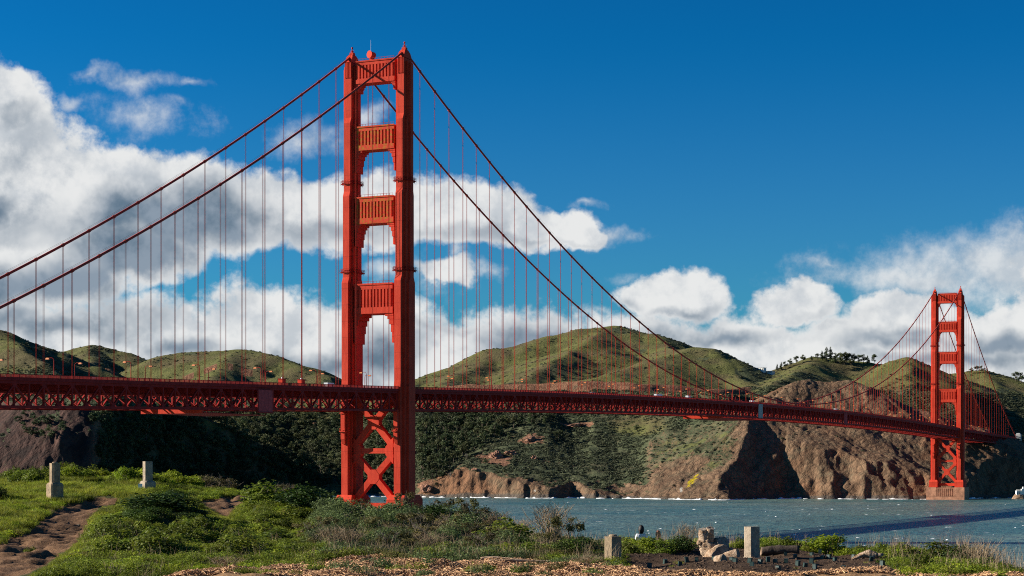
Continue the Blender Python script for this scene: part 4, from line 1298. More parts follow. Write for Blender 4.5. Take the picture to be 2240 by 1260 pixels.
# trees that stand out singly
for n, (px, py, h, w, kind, lab) in enumerate((
    (1393, 940, 9.5, 1.5, 'broad', 'lone round dark tree on the green slope under the deck'),
    (1222, 958, 13, 1.55, 'broad', 'broad dark tree with a long shadow right of the rocky knob'),
    (1163, 958, 9.5, 1.2, 'conifer', 'small pointed dark tree on the rocky knob'),
    (1112, 955, 11, 1.1, 'conifer', 'pointed dark tree left of the rocky knob'),
    (1055, 985, 12, 1.2, 'broad', 'rounded dark tree at the lower edge of the wood by the knob'),
    (1062, 1012, 9, 1.3, 'broad', 'dark tree beside the red rock outcrop above the water'),
    (1104, 1032, 6, 1.3, 'olive', 'small olive tree below the red rock outcrop'),
    (955, 1068, 6, 1.2, 'broad', 'small dark tree low on the shore slope right of the nearer tower'),
    (985, 1040, 8, 1.1, 'grey', 'pale grey bare tree on the slope right of the nearer tower'),
    (1020, 1000, 8, 1.1, 'grey', 'pale grey bare tree at the wood edge above the shore'),
    (958, 1005, 10, 1.0, 'grey', 'tall pale grey tree inside the wood right of the nearer tower'),
    (700, 1025, 9, 1.0, 'grey', 'pale grey tree low in the wood just left of the nearer tower'),
    (1258, 905, 6, 1.4, 'olive', 'low olive tree directly under the deck above the bare bank'))):
    d = land_hit(px, py + 5)
    if d: place_tree(kind, at(px, d, ground(px, d) - .3), h, w, lab, None, 'bare_tree' if kind == 'grey' else 'evergreen_tree', n)
# hilltop grove on the skyline at right
grove = [(1700, 812, 12, 'conifer'), (1709, 810, 14, 'conifer'), (1718, 806, 12, 'broad'), (1729, 803, 13, 'broad'), (1742, 799, 14, 'broad'), (1757, 795, 15, 'olive'), (1775, 790, 9, 'broad'), (1788, 788, 11, 'broad'), (1798, 788, 16, 'conifer'), (1808, 790, 23, 'conifer'), (1817, 791, 24, 'conifer'), (1827, 793, 16, 'broad'), (1838, 797, 19, 'olive'), (1848, 798, 21, 'olive'), (1858, 799, 20, 'olive'), (1868, 799, 18, 'olive'), (1878, 797, 15, 'broad'), (1889, 797, 16, 'broad'), (1898, 797, 15, 'conifer'), (1912, 798, 17, 'broad'), (1822, 803, 16, 'olive'), (1842, 806, 16, 'olive'), (1862, 806, 15, 'olive')]
for n, (px, py, h, kind) in enumerate(sorted(grove)):
    i = int(round(np.interp(px, gx, np.arange(NX))))
    d = land_hit(px, py) or float(gd[np.argmin(np.where((gd > 2700) & (gd < 3250), ROWY[:, i], 1e9))])
    place_tree(kind, at(px, d, ground(px, d) - .5), h, rng.uniform(.85, 1.15), '%s dark tree from the left in the hilltop grove on the right skyline' % ordinal(n + 1), 'trees of the hilltop grove', 'conifer_tree' if kind == 'conifer' else 'evergreen_tree', n)
for n, (px, py, h) in enumerate(((2125, 818, 11), (2137, 818, 12), (2148, 818, 13), (2158, 820, 10), (2222, 835, 16), (2234, 838, 18), (2246, 840, 17))):
    i = int(round(np.interp(px, gx, np.arange(NX))))
    d = land_hit(px, py) or float(gd[np.argmin(np.where((gd > 2700) & (gd < 3250), ROWY[:, i], 1e9))])
    place_tree('broad', at(px, d, ground(px, d) - .5), h, 1.15, 'round dark tree on the skyline %s' % ('just right of the farther tower' if px < 2200 else 'at the right edge'), 'skyline trees beyond the farther tower', 'evergreen_tree', n)

# scrub that covers the slopes, lumps of two to four metres
sc_me = []
for s in range(4):
    lob = [(0, 0, .28, .5, .5, .34), (.32, .1, .2, .32, .3, .24), (-.25, -.22, .22, .32, .32, .26)]
    q = leaf_cloud(lob, 46, .30, 30 + s, .5, .6, 1.3)
    m_ = numpy_mesh('scrub_piece', q[0], q[1], False, {'tint': q[2]}); m_.materials.append(M_SCRUB); sc_me.append(m_)
scr = Scatter()
scrubby = np.clip(1 - rock * 1.15 - soil * 1.3 - grass * .9 - sand, 0, 1) * (1 - .78 * sst(DD, 2600, 2700)) * (1 - .9 * is_pt * (1 - .4 * shoulder)) * (Z > 3) * (DD < 3250) * sst(n2 + .6 * n1, -.9, .2)
wgt = (scrubby * (np.gradient(DD, axis=0) * np.gradient(UU, axis=1)) * (PX > -60) * (PX < 2300))
vis = np.minimum.accumulate(ROWY, axis=0) >= ROWY - 1.5      # slopes in view
wgt = (wgt * vis).ravel(); wgt /= wgt.sum()
pick = nr.choice(wgt.size, 52000, p=wgt)
pj, pi_ = np.divmod(pick, NX)
pxs, pds = gx[pi_] + nr.uniform(-1.5, 1.5, len(pick)), gd[pj] + nr.uniform(-1, 1, len(pick))
psz = nr.uniform(1.6, 4.2, len(pick)); pus = (pxs - 1120) / FPX * pds
scr.p = list(zip(CAM[0] + RGT[0] * pus + FWD[0] * pds, CAM[1] + RGT[1] * pus + FWD[1] * pds, Z[pj, pi_] - .3))
scr.s = list(zip(psz, psz, psz * nr.uniform(.5, .85, len(pick)))); scr.r = [(0, 0, a_) for a_ in nr.uniform(0, 6.28, len(pick))]; scr.i = list(nr.integers(0, 4, len(pick)))
scr.build('coastal_scrub', sc_me, 'low dark green scrub covering the far slopes', 'scrub')

# ------------------------------------------------------------------ buildings across the water
M_PALEGREEN = plain('pale_green_wall', (.42, .50, .44), .8, .08, .2)
M_PLASTER = plain('white_plaster', (.72, .72, .68), .8, .08, .3)
M_ROCKP = plain('shore_rock', (.20, .13, .085), .95, .4, .4, .8)
d_t = 2560.0
zt_ = CAM[2] + (HORIZON - 905) / FPX * d_t
e = empty('tunnel_portal', at(2092, d_t, zt_), YAW)
tag(e, 'pale road tunnel portal with two arches seen through the farther tower', 'tunnel portal')
def arch_wall(e, w, h, cx_list, r, depth, mat):
    for side in (0,):
        m = MB()
        xs = [-w / 2]
        for c in cx_list: xs += [c - r, c + r]
        xs.append(w / 2)
        for k in range(0, len(xs), 2):
            m.box(xs[k], xs[k + 1], 0, depth, 0, h)
        for c in cx_list:
            n = 10
            for k in range(n):
                a0, a1 = math.pi * k / n, math.pi * (k + 1) / n
                x0, x1 = c - r * math.cos(a0), c - r * math.cos(a1)
                z0_, z1_ = r * .9 + r * math.sin(a0), r * .9 + r * math.sin(a1)
                m.add([(x0, 0, z0_), (x1, 0, z1_), (x1, 0, h), (x0, 0, h), (x0, depth, z0_), (x1, depth, z1_), (x1, depth, h), (x0, depth, h)], [(0, 1, 2, 3), (7, 6, 5, 4), (0, 4, 5, 1), (3, 2, 6, 7)])
        m.build('wall', mat, e)
        for c in cx_list:
            t = MB()
            n = 12
            pa, pb = [], []
            for k in range(n + 1):
                a = math.pi * k / n
                pa.append((c - r * math.cos(a), r * .9 + r * math.sin(a))); pb.append((c - (r + .9) * math.cos(a), r * .9 + (r + .9) * math.sin(a)))
            for k in range(n):
                q = [pa[k], pa[k + 1], pb[k + 1], pb[k]]
                t.add([(x, y, z) for y in (-.35, .1) for x, z in q], [(0, 1, 2, 3), (7, 6, 5, 4), (0, 4, 5, 1), (2, 6, 7, 3)])
            t.build('arch_ring', M_PLASTER, e)
arch_wall(e, 44, 12.5, (-11.5, 11.5), 5.2, 3.0, M_PALEGREEN)
MB().box(-22.6, 22.6, -.5, 3.4, 12.5, 13.4).build('coping', M_PLASTER, e)
MB().box(-21, 21, 3.1, 3.6, 0, 12).build('bore_shade_panel', M_ROAD, e)  # flat dark panel closing the arches, standing in for the shade inside
def house(px, py, d, w, h, label, roofm, stilts=True):
    z = CAM[2] + (HORIZON - py) / FPX * d
    e = empty('hilltop_house', at(px, d, z), YAW - .7)
    tag(e, label, 'house', 'houses on the saddle between the hills')
    wall = MB().box(-w / 2, w / 2, 0, 8, -4, h).build('wall', M_PLASTER, e)
    MB().box(-w / 2 - .6, w / 2 + .6, -.8, 8.6, h, h + .5).build('roof', roofm, e)
    n = max(2, int(w / 3))
    for k in range(n):
        x = -w / 2 + w * (k + .5) / n
        MB().box(x - .7, x + .7, -.08, .1, h * .4, h * .8).build('window', M_GLASSDARK, wall)
house(1662, 812, 2905, 13, 5, 'white house on the saddle right of the big hill, the left and taller one', M_GREYCONC)
house(1682, 817, 2905, 11, 3.5, 'low white house on the saddle, right of the taller one', M_GREYCONC)
# small light station on its rock at the right edge
d_l = 2080.0
e = empty('light_station', at(2232, d_l, 0), YAW)
tag(e, 'small white light station on its rock at the right edge of the water', 'lighthouse')
rm = MB().lathe([(9.5, -2), (8.8, .5), (7.6, 2.4), (6.6, 4.2), (5.8, 5.0)], 14, (0, 2, 0), 0, 1.0, .8)
for k, v_ in enumerate(rm.v):
    q = mnoise.noise(Vector(v_) * .35) * 1.4
    rm.v[k] = (v_[0] + q, v_[1] + q * .6, v_[2] + (q * .5 if v_[2] > 0 else 0))
rm.build('rock', M_ROCKP, e)
lw = MB().box(-4.6, 1.2, -2.2, 3.2, 4.0, 8.6).build('wall', M_PLASTER, e)
MB().box(1.25, 5.4, -1.6, 3.0, 3.8, 11.0).build('wall', M_PLASTER, e)
MB().frustum((-5.0, 1.5, -2.6, 3.6), (-3.6, .6, .1, .9), 8.6, 10.4).build('roof', M_GREYCONC, e)
for x in (-3.4, -1.2): MB().box(x - .5, x + .5, -2.3, -2.12, 5.6, 7.2).build('window', M_GLASSDARK, lw)
MB().lathe([(.9, 0), (.9, 1.5), (1.1, 1.6), (.2, 2.6)], 10, (3.2, .7, 11.0)).build('lantern', M_PLASTER, e)
# rock outcrops that stand clear of the scrub
M_CHERT = plain('red_chert', (.24, .12, .075), .95, .4, .25, .9, bscale=.6)
def outcrop(px, py, w, h, label, seed):
    d = land_hit(px, py)
    if not d: return
    bm = bmesh.new()
    bmesh.ops.create_icosphere(bm, subdivisions=4, radius=1.0)
    for v in bm.verts:
        p = v.co.copy()
        q = mnoise.fractal(p * 1.3 + Vector((seed, 0, 0)), 1.0, 2.0, 4) * .40 + mnoise.cell(p * 2.4 + Vector((0, seed, 0))) * .16
        v.co = Vector((p.x * w * (1 + q), p.y * w * .8 * (1 + q), p.z * h * (1 + q)))
    me = bpy.data.meshes.new('rock_outcrop'); bm.to_mesh(me); bm.free()
    o = mobj('rock_outcrop', me, M_CHERT, None, at(px, d + w * .3, ground(px, d + w * .3) - h * .15), (0, 0, YAW + seed))
    tag(o, label, 'rock', 'rock outcrops on the far slope')
outcrop(1087, 1000, 10, 7, 'large red rock outcrop on the slope right of the nearer tower', 1)
outcrop(1118, 994, 9, 5, 'low red rock outcrop beside the large one', 2)
outcrop(1168, 1005, 4, 5, 'small upright red rock on the scrub slope', 3)
outcrop(1160, 965, 8, 5, 'pale red rock below the small pointed tree', 4)
outcrop(932, 1075, 8, 5, 'red rock low above the shore right of the nearer tower', 5)
outcrop(1040, 1030, 5, 3, 'small red rock left of the large outcrop', 6)
outcrop(1262, 932, 12, 3, 'flat red rock bank just under the deck', 7)

# ------------------------------------------------------------------ foreground bluff
EDGE = [(-300, 102), (0, 99), (150, 98), (300, 96), (450, 95), (600, 92), (720, 87), (850, 80), (1000, 77), (1150, 69), (1300, 60), (1450, 59), (1700, 58.5), (1950, 56), (2060, 53), (2150, 49), (2230, 45), (2320, 41), (2600, 36)]
EDGE_H = [(-300, 1.7), (0, 1.72), (150, 1.85), (300, 1.72), (450, 1.25), (600, 1.0), (720, .40), (850, .0), (1000, -.05), (1150, -.12), (1300, -.15), (1450, -.12), (1700, -.1), (1950, -.15), (2100, -.2), (2200, -.4), (2600, -.5)]
G0 = 31.04
PATHS = [  # outlines of the worn ground where it shows
    [(-70, 1205), (0, 1188), (60, 1158), (105, 1122), (140, 1103), (190, 1090), (268, 1088), (250, 1101), (215, 1112), (198, 1135), (192, 1165), (158, 1195), (118, 1225), (74, 1250), (20, 1268), (-70, 1268)],
    [(428, 1092), (465, 1086), (550, 1083), (532, 1097), (514, 1112), (505, 1132), (476, 1122), (445, 1104)],
    [(520, 1138), (580, 1146), (575, 1152), (522, 1148)], [(628, 1160), (660, 1157), (662, 1166), (632, 1168)],
]
def fg_height(U, D):
    U, D = np.asarray(U, float), np.asarray(D, float)
    P = 1120 + U * FPX / np.maximum(D, 25)
    de = np.interp(P, [e[0] for e in EDGE], [e[1] for e in EDGE]); he = np.interp(P, [e[0] for e in EDGE_H], [e[1] for e in EDGE_H])
    t = np.clip((D - 42) / (de - 42), 0, 1)
    lw = 1 - sst(P, 640, 760)
    z = G0 + he * (lw * sst(D, 63, np.minimum(91, de)) + (1 - lw) * t)
    over = D - de
    z = z - np.where(over > 0, .10 * over + .62 * np.clip(over - 3, 0, None), 0)
    z = z + 1.05 * np.exp(-((P - 360) / 105) ** 2 - ((D - 67) / 3.8) ** 2) + .40 * np.exp(-((P - 260) / 60) ** 2 - ((D - 60) / 4) ** 2) + .45 * np.exp(-((P - 0) / 80) ** 2 - ((D - 70) / 6) ** 2) + .3 * np.exp(-((P - 430) / 80) ** 2 - ((D - 56) / 3) ** 2) + .50 * np.exp(-((P - 625) / 90) ** 2 - ((D - 75) / 4.0) ** 2) + .25 * np.exp(-((P - 930) / 120) ** 2 - ((D - 66) / 5) ** 2)
    z = z + .17 * fbm(U / 2.2, D / 2.6, 3, 401) + .03 * fbm(U / .5, D / .5, 2, 402)
    return np.maximum(z, -4.0)
def path_amount(U, D):
    U, D = np.asarray(U, float), np.asarray(D, float)
    P = 1120 + U * FPX / np.maximum(D, 25)
    Yi = HORIZON + (CAM[2] - fg_height(U, D)) / np.maximum(D, 25) * FPX
    P, Yi = P + 11 * fbm(U / .7, D / 1.2, 3, 403), Yi + 4 * fbm(U / .6, D / 1.0, 3, 406)
    out = np.zeros(U.shape)
    for poly in PATHS:
        c = np.zeros(U.shape, bool)
        for (x0, y0), (x1, y1) in zip(poly, poly[1:] + poly[:1]):
            if y0 == y1: continue
            c ^= ((y0 > Yi) != (y1 > Yi)) & (P < (x1 - x0) * (Yi - y0) / (y1 - y0) + x0)
        out = np.maximum(out, c * 1.0)
    return out * (D > 30) * (D < 95)
def path_room(px, d, yi):
    """pixels of height a plant may have before it hides worn ground behind it"""
    px, yi = np.atleast_1d(np.asarray(px, float)), np.atleast_1d(np.asarray(yi, float))
    room = np.full(px.shape, 999.0)
    for k in range(44, 2, -5):
        hit = np.zeros(px.shape, bool)
        for poly in PATHS[:2]:
            c = np.zeros(px.shape, bool)
            for (x0, y0), (x1, y1) in zip(poly, poly[1:] + poly[:1]):
                if y0 == y1: continue
                c ^= ((y0 > yi - k) != (y1 > yi - k)) & (px < (x1 - x0) * (yi - k - y0) / (y1 - y0) + x0)
            hit |= c
        room[hit] = k
    return room
fu = np.concatenate([np.arange(-60, -34, 1.5), np.arange(-34, 20.01, .14), np.arange(21.5, 50, 1.5)])
fd = np.concatenate([np.arange(-12, 36, 1.6), np.arange(36, 64, .16), np.arange(64, 106, .28), np.arange(106, 175, 1.5)])
FU, FD = np.meshgrid(fu, fd)
FZ = fg_height(FU, FD)
FP = 1120 + FU * FPX / np.maximum(FD, 25)
pa = path_amount(FU, FD)
FZ = FZ - .08 * pa + pa * .16 * fbm(FU / .8, FD / 1.4, 4, 404)
FY = HORIZON + (CAM[2] - FZ) / np.maximum(FD, 1) * FPX
FE = np.interp(FP, [e[0] for e in EDGE], [e[1] for e in EDGE])
def mulch_amount(P, D):
    P, D = np.asarray(P, float), np.asarray(D, float)
    lim = np.interp(P, [340, 400, 560, 700, 900, 1100, 1250, 1330, 1345, 1700, 1950, 2300], [41.6, 43.2, 45.4, 47.4, 47.9, 49.0, 47.6, 45.8, 43.0, 42.5, 42.5, 42.0])
    lim = lim + .7 * fbm(P / 45.0, D / 3, 3, 405)
    isl = 1 - sst(fbm(P / 60.0, D / 1.3, 3, 407), .45, .6)
    return (1 - sst(D, lim - .35, lim + .35)) * sst(P, 340, 400) * isl
def bed_amount(P, D):
    P, D = np.asarray(P, float), np.asarray(D, float)
    de = np.interp(P, [e[0] for e in EDGE], [e[1] for e in EDGE])
    return sst(P, 1335, 1375) * (1 - sst(P, 1920, 1975)) * (1 - sst(D, de - 3.6, de - 1.6)) * (1 - mulch_amount(P, D))
mu, bd = mulch_amount(FP, FD), bed_amount(FP, FD)
def fg_fn(g, b):
    a1 = g.n('ShaderNodeAttribute', attribute_name='zone'); s1 = g.n('ShaderNodeSeparateColor'); g.put(s1.inputs[0], a1.outputs['Color'])
    nf, nm = g.noise(g.pos, 9.0, 5, .7), g.noise(g.pos, 1.1, 4, .6)
    c = g.mix(g.ss(nm, .35, .65), (.035, .042, .014), (.075, .070, .028))
    c = g.mix(g.ss(s1.outputs[0], .3, .7), c, g.mix(g.ss(nf, .3, .7), (.095, .048, .026), (.20, .115, .062)))
    c = g.mix(g.ss(s1.outputs[1], .3, .7), c, g.mix(g.ss(nf, .3, .7), (.17, .092, .045), (.36, .21, .105)))
    c = g.mix(g.ss(s1.outputs[2], .3, .7), c, g.mix(g.ss(nf, .3, .7), (.032, .019, .012), (.085, .052, .032)))
    g.put(b.inputs['Base Color'], c); b.inputs['Roughness'].default_value = .95; b.inputs['Specular IOR Level'].default_value = .1
    bp = g.n('ShaderNodeBump'); bp.inputs['Strength'].default_value = .8; bp.inputs['Distance'].default_value = .06
    g.put(bp.inputs['Height'], g.m('ADD', nf, nm)); g.put(b.inputs['Normal'], bp.outputs[0])
M_FG = material('bluff_soil', fg_fn)
fvv = np.stack([CAM[0] + RGT[0] * FU + FWD[0] * FD, CAM[1] + RGT[1] * FU + FWD[1] * FD, FZ], -1).reshape(-1, 3)
fi = np.arange(FU.size).reshape(FU.shape)
fff = np.stack([fi[:-1, :-1], fi[:-1, 1:], fi[1:, 1:], fi[1:, :-1]], -1).reshape(-1, 4)
zone = np.stack([pa, mu, bd, np.ones_like(pa)], -1).reshape(-1, 4)
tag(mobj('bluff_ground', numpy_mesh('bluff_ground', fvv, fff, True, {'zone': zone}), M_FG), kind='structure')
def fgz(px, d):
    u = (px - 1120) / FPX * d
    z = float(fg_height(np.array([u]), np.array([d]))[0]); p = float(path_amount(np.array([u]), np.array([d]))[0])
    return z - .08 * p
def fg(px, d, dz=0.0):
    return at(px, d, fgz(px, d) + dz)

# ------------------------------------------------------------------ plants of the bluff
M_GRASS = leaf_mat('grass_blades', (.11, .135, .012), (.30, .31, .035), (.27, .21, .05), .38, .0)
M_LEAFY = leaf_mat('leafy_green', (.042, .070, .006), (.190, .225, .022), (.13, .10, .03), .38, .02)
M_BRIGHT = leaf_mat('bright_leaves', (.10, .135, .008), (.27, .33, .020), None, .45)
M_DARKLEAF = leaf_mat('dark_leaves', (.012, .028, .004), (.060, .095, .010), None, .22)  # dark-leaved shrubs; on the mound this colour also stands in for shade
M_COYOTE = leaf_mat('greygreen_leaves', (.052, .078, .024), (.160, .200, .068), (.13, .095, .045), .3, .03)
M_OLIVE = leaf_mat('olive_brown_leaves', (.050, .048, .014), (.150, .125, .040), None, .35)
M_DRY = plain('dry_stems', (.27, .19, .115), .9, .35, 6)
M_TWIG = plain('twigs', (.15, .115, .085), .9, .35, 6)

def stems(n, h, spread, seed, r=.012, fork=2, lean=.35):
    rr = random.Random(seed); m = MB()
    for k in range(n):
        a = rr.uniform(0, 6.28); s = rr.uniform(.2, 1) * spread; hh = h * rr.uniform(.6, 1.0)
        b0 = Vector((math.cos(a) * s * .15, math.sin(a) * s * .15, -.05)); b1 = Vector((math.cos(a) * s * .5, math.sin(a) * s * .5, hh * .55)); b2 = Vector((math.cos(a) * s + rr.uniform(-.1, .1), math.sin(a) * s + rr.uniform(-.1, .1), hh))
        m.tube([b0, b1, b2], [r, r * .7, r * .3], 4, caps=False)
        for f in range(fork):
            t = rr.uniform(.3, .9); p = b1.lerp(b2, t)
            q = p + Vector((rr.uniform(-1, 1) * spread * .35, rr.uniform(-1, 1) * spread * .35, h * rr.uniform(.08, .3)))
            m.tube([p, q], [r * .5, r * .22], 3, caps=False)
    return m.mesh('stem')
def shrub_proto(kind, seed):
    r = random.Random(seed)
    lob = []
    if kind in ('dark', 'leafy', 'bright', 'coyote'):
        for k in range(8):
            a = k * 2.4 + r.uniform(-.3, .3); rr = r.uniform(.12, .36); z = r.uniform(.30, .66)
            if k == 0: rr, z = .04, .62
            lob.append((math.cos(a) * rr, math.sin(a) * rr, z - rr * .35, r.uniform(.17, .27), r.uniform(.17, .27), r.uniform(.16, .26)))
        lob.append((0, 0, .22, .46, .46, .24))
        n, sz, asp = {'dark': (2600, .042, 1.5), 'leafy': (1900, .055, 1.6), 'bright': (1900, .055, 1.6), 'coyote': (3000, .034, 2.2)}[kind]
        q = leaf_cloud(lob, n, sz, seed, .35, .45, asp)
        st = stems(9, .6, .36, seed)
        mat = {'dark': M_DARKLEAF, 'leafy': M_LEAFY, 'bright': M_BRIGHT, 'coyote': M_COYOTE}[kind]
    elif kind == 'olive':
        for k in range(13):
            a = k * 2.4 + r.uniform(-.3, .3); rr = r.uniform(.05, .42); z = r.uniform(.30, .92)
            lob.append((math.cos(a) * rr, math.sin(a) * rr, z, r.uniform(.09, .16), r.uniform(.09, .16), r.uniform(.08, .15)))
        q = leaf_cloud(lob, 900, .045, seed, .3, .1, 1.8)
        st = stems(16, .95, .40, seed, .010, 4)
        mat = M_OLIVE
    else:   # twiggy, almost leafless
        q = leaf_cloud([(0, 0, .35, .4, .4, .3)], 160, .035, seed, .3, .2, 2)
        st = stems(46, .95, .48, seed, .008, 5)
        mat = M_COYOTE
    fm = numpy_mesh('foliage', q[0], q[1], False, {'tint': q[2]}); fm.materials.append(mat)
    st.materials.append(M_TWIG if kind != 'twiggy' else M_DRY)
    return fm, st
SHRUBS = {k: [shrub_proto(k, 50 + 10 * i + j) for j in range(3)] for i, k in enumerate(('dark', 'leafy', 'bright', 'coyote', 'olive', 'twiggy'))}
SNAME = {'dark': 'dark_shrub', 'leafy': 'leafy_shrub', 'bright': 'bright_shrub', 'coyote': 'coyote_brush', 'olive': 'open_shrub', 'twiggy': 'twiggy_shrub'}
_sn = [0]
def shrub(kind, px, d, h, w, label, group=None, sink=.06):
    fm, st = SHRUBS[kind][_sn[0] % 3]; _sn[0] += 1
    z0 = fgz(px, d)
    if px < 700 and 'cushion' not in label:
        room = min(path_room(np.array([px, px - 30, px + 30]), d, HORIZON + (CAM[2] - z0) / d * FPX)) / FPX * d
        if h * .8 > room:
            w *= max(.5, room / h); h = max(.22, room)
    e = empty(SNAME[kind], at(px, d, z0 - sink), rng.uniform(0, 6.28))
    e.scale = (w, w * rng.uniform(.85, 1.1), h)
    mobj('foliage', fm, None, e); mobj('stem', st, None, e)
    tag(e, label, 'shrub', group)
    return e
# shrubs one can name
for a in (
    ('dark', 165, 90, .95, 1.25, 'dark round shrub between the two left posts'),
    ('leafy', 205, 95, 1.0, 1.4, 'leafy green shrub on the crest behind the dark round one'),
    ('dark', 355, 66.5, .80, 3.2, 'large shrub with shade painted into its leaves draped over the mound in front of the second post'),
    ('dark', 425, 67, .70, 2.4, 'shrub with shade painted into its leaves on the right shoulder of the mound'),
    ('leafy', 285, 66, .60, 1.8, 'leafy shrub on the left shoulder of the mound'),
    ('leafy', 585, 76, 1.15, 2.6, 'leafy shrub on the left of the big bush left of the tower'),
    ('dark', 660, 75, 1.35, 2.8, 'tall dark green shrub in the middle of the bush left of the tower'),
    ('leafy', 640, 72, .7, 1.8, 'low leafy shrub in front of the bush left of the tower'),
    ('dark', 718, 77, 1.25, 1.9, 'dark shrub at the foot of the nearer tower, left side'),
    ('olive', 885, 78, 1.45, 1.25, 'open shrub with orange-brown leaves in front of the tower legs'),
    ('olive', 845, 78, 1.0, 1.0, 'small open shrub in front of the tower base'),
    ('olive', 960, 76, 1.25, 1.4, 'open olive shrub right of the tower base'),
    ('olive', 1020, 75, 1.3, 1.3, 'tall open shrub against the water right of the tower'),
    ('bright', 1022, 70, .78, .8, 'small bright green shrub against the water'),
    ('bright', 1050, 69, .6, .6, 'small bright green shrub beside the other bright one'),
    ('coyote', 870, 69, 1.5, 2.8, 'broad grey-green shrub below the tower base'),
    ('coyote', 785, 71, 1.45, 2.5, 'grey-green shrub at the lower left of the tower base'),
    ('dark', 955, 66, 1.05, 1.9, 'dark shrub right of the broad grey-green one'),
    ('twiggy', 1205, 62, 1.3, 1.7, 'tall grey twiggy shrub against the water at centre right'),
    ('twiggy', 1085, 66, 1.0, 1.4, 'grey-brown twiggy shrub right of the bright green ones'),
    ('olive', 1245, 60, 1.1, 1.5, 'olive shrub at the end of the scrub beside the water'),
    ('dark', 1270, 58, .62, 1.1, 'dark green shrub left of the left pedestal on the bed'),
    ('leafy', 1105, 58, 1.0, 1.8, 'fresh green shrub in the scrub at centre'),
    ('leafy', 1200, 55, .55, 1.3, 'low green shrub under the twiggy one'),
    ('bright', 1422, 53.5, .74, .9, 'bright leafy shrub in front of the two people'),
    ('leafy', 1375, 52.5, .58, .8, 'leafy shrub just right of the left pedestal'),
    ('leafy', 1448, 53, .58, .9, 'leafy shrub below the person with reddish hair'),
    ('dark', 1490, 53.5, .62, 1.1, 'dark shrub left of the weathered stump'),
    ('twiggy', 1500, 54.0, .85, .8, 'dry twiggy shrub left of the weathered stump'),
    ('leafy', 1615, 56, .5, .5, 'small leafy shrub left of the right pedestal'),
    ('bright', 1812, 55.5, .75, 1.35, 'rounded green shrub on the bluff edge right of the pedestals'),
    ('leafy', 1725, 56, .5, .9, 'low green shrub just right of the right pedestal'),
    ('leafy', 1880, 54.5, .45, .6, 'small upright green plant left of the driftwood'),
    ('leafy', 1925, 54, .52, .6, 'upright green plant behind the driftwood'),
    ('leafy', 1965, 53.5, .48, .6, 'upright green plant right of the driftwood'),
    ('leafy', 2000, 52.5, .42, .6, 'small green plant on the bluff edge toward the right'),
    ('leafy', 2055, 49.5, .9, 1.6, 'large leafy shrub at lower right'),
    ('dark', 2110, 47.5, .8, 1.5, 'dark leafy shrub at lower right beside the dry grass'),
    ('leafy', 2000, 46.5, .55, 1.2, 'leafy shrub at the right end of the planting bed'),
    ('dark', 2165, 45.0, .55, 1.1, 'last dark shrub before the right edge'),
    ('twiggy', 2150, 46.5, .8, 1.2, 'dry twiggy shrub near the right edge'),
    ('leafy', 72, 53.5, .42, .62, 'small flowering green cushion on the bare path'),
    ('twiggy', 490, 44.2, .40, 1.2, 'dry brushwood heap at the left end of the wood chips'),
    ('twiggy', 1290, 46.5, .34, 1.3, 'dry brushwood in front of the left pedestal'),
    ('dark', -5, 78, .7, 1.2, 'dark shrub cut by the left edge')):
    shrub(*a)
# shrubs that fill the slopes
FILL = [
    ((440, 650), (91, 96), 'olive', 9, (.6, 1.0), (1.1, 1.7), 'brown-olive shrub in the row along the crest left of the tower', 'crest shrubs'),
    ((640, 720), (88, 91), 'dark', 4, (.6, .9), (1.0, 1.5), 'dark shrub on the crest beside the tower, left', 'crest shrubs by the tower'),
    ((700, 1060), (62, 74), 'coyote', 24, (.9, 1.4), (1.2, 2.0), 'grey-green shrub in the scrub below the tower', 'grey-green scrub'),
    ((700, 1150), (54, 62), 'coyote', 18, (.6, 1.0), (1.1, 1.8), 'low grey-green shrub in the middle of the scrub', 'low grey-green scrub'),
    ((660, 1250), (52, 66), 'olive', 20, (.5, .9), (.9, 1.5), 'brownish open shrub in the scrub at centre', 'brown scrub'),
    ((700, 1230), (51, 64), 'twiggy', 12, (.45, .75), (.9, 1.4), 'grey twiggy shrub in the scrub at centre', 'twiggy scrub'),
    ((560, 1260), (50.5, 56), 'leafy', 12, (.4, .6), (.8, 1.3), 'green shrub at the foot of the scrub by the wood chips', 'green scrub at the foot'),
    ((215, 560), (49, 63), 'leafy', 46, (.45, .95), (.8, 1.5), 'leafy green shrub on the slope below the mound', 'leafy slope'),
    ((520, 720), (60, 72), 'leafy', 12, (.5, .8), (1.0, 1.6), 'leafy shrub on the slope below the big bush', 'slope below the big bush'),
    ((130, 430), (87, 96), 'bright', 34, (.55, 1.0), (.9, 1.5), 'bright green shrub on the sunny crest at left', 'sunny crest'),
    ((-30, 160), (86, 97), 'leafy', 22, (.6, 1.1), (.9, 1.6), 'green shrub on the grassy rise at far left', 'grassy rise'),
    ((1130, 1300), (50, 58), 'dark', 10, (.45, .75), (.8, 1.3), 'dark shrub at the right end of the scrub', 'dark end of the scrub'),
    ((1330, 1500), (54, 57.5), 'leafy', 7, (.35, .55), (.6, .9), 'low leafy shrub along the bluff edge before the people', 'edge plants before the people'),
    ((1660, 1960), (55, 57), 'leafy', 10, (.26, .42), (.5, .8), 'low green plant on the bluff edge right of the pedestals', 'edge plants at right'),
    ((1960, 2150), (44.5, 51), 'leafy', 14, (.35, .6), (.7, 1.1), 'leafy shrub in the clump at lower right', 'clump at lower right'),
    ((580, 760), (77, 86), 'leafy', 10, (.6, 1.0), (1.1, 1.7), 'leafy shrub behind the big bush left of the tower', 'behind the big bush'),
    ((295, 480), (63, 71), 'dark', 24, (.4, .7), (.9, 1.5), 'low shrub on the mound with shade painted into its leaves', 'low shrubs of the mound'),  # dark leaf colour carries the shade of the mound
]
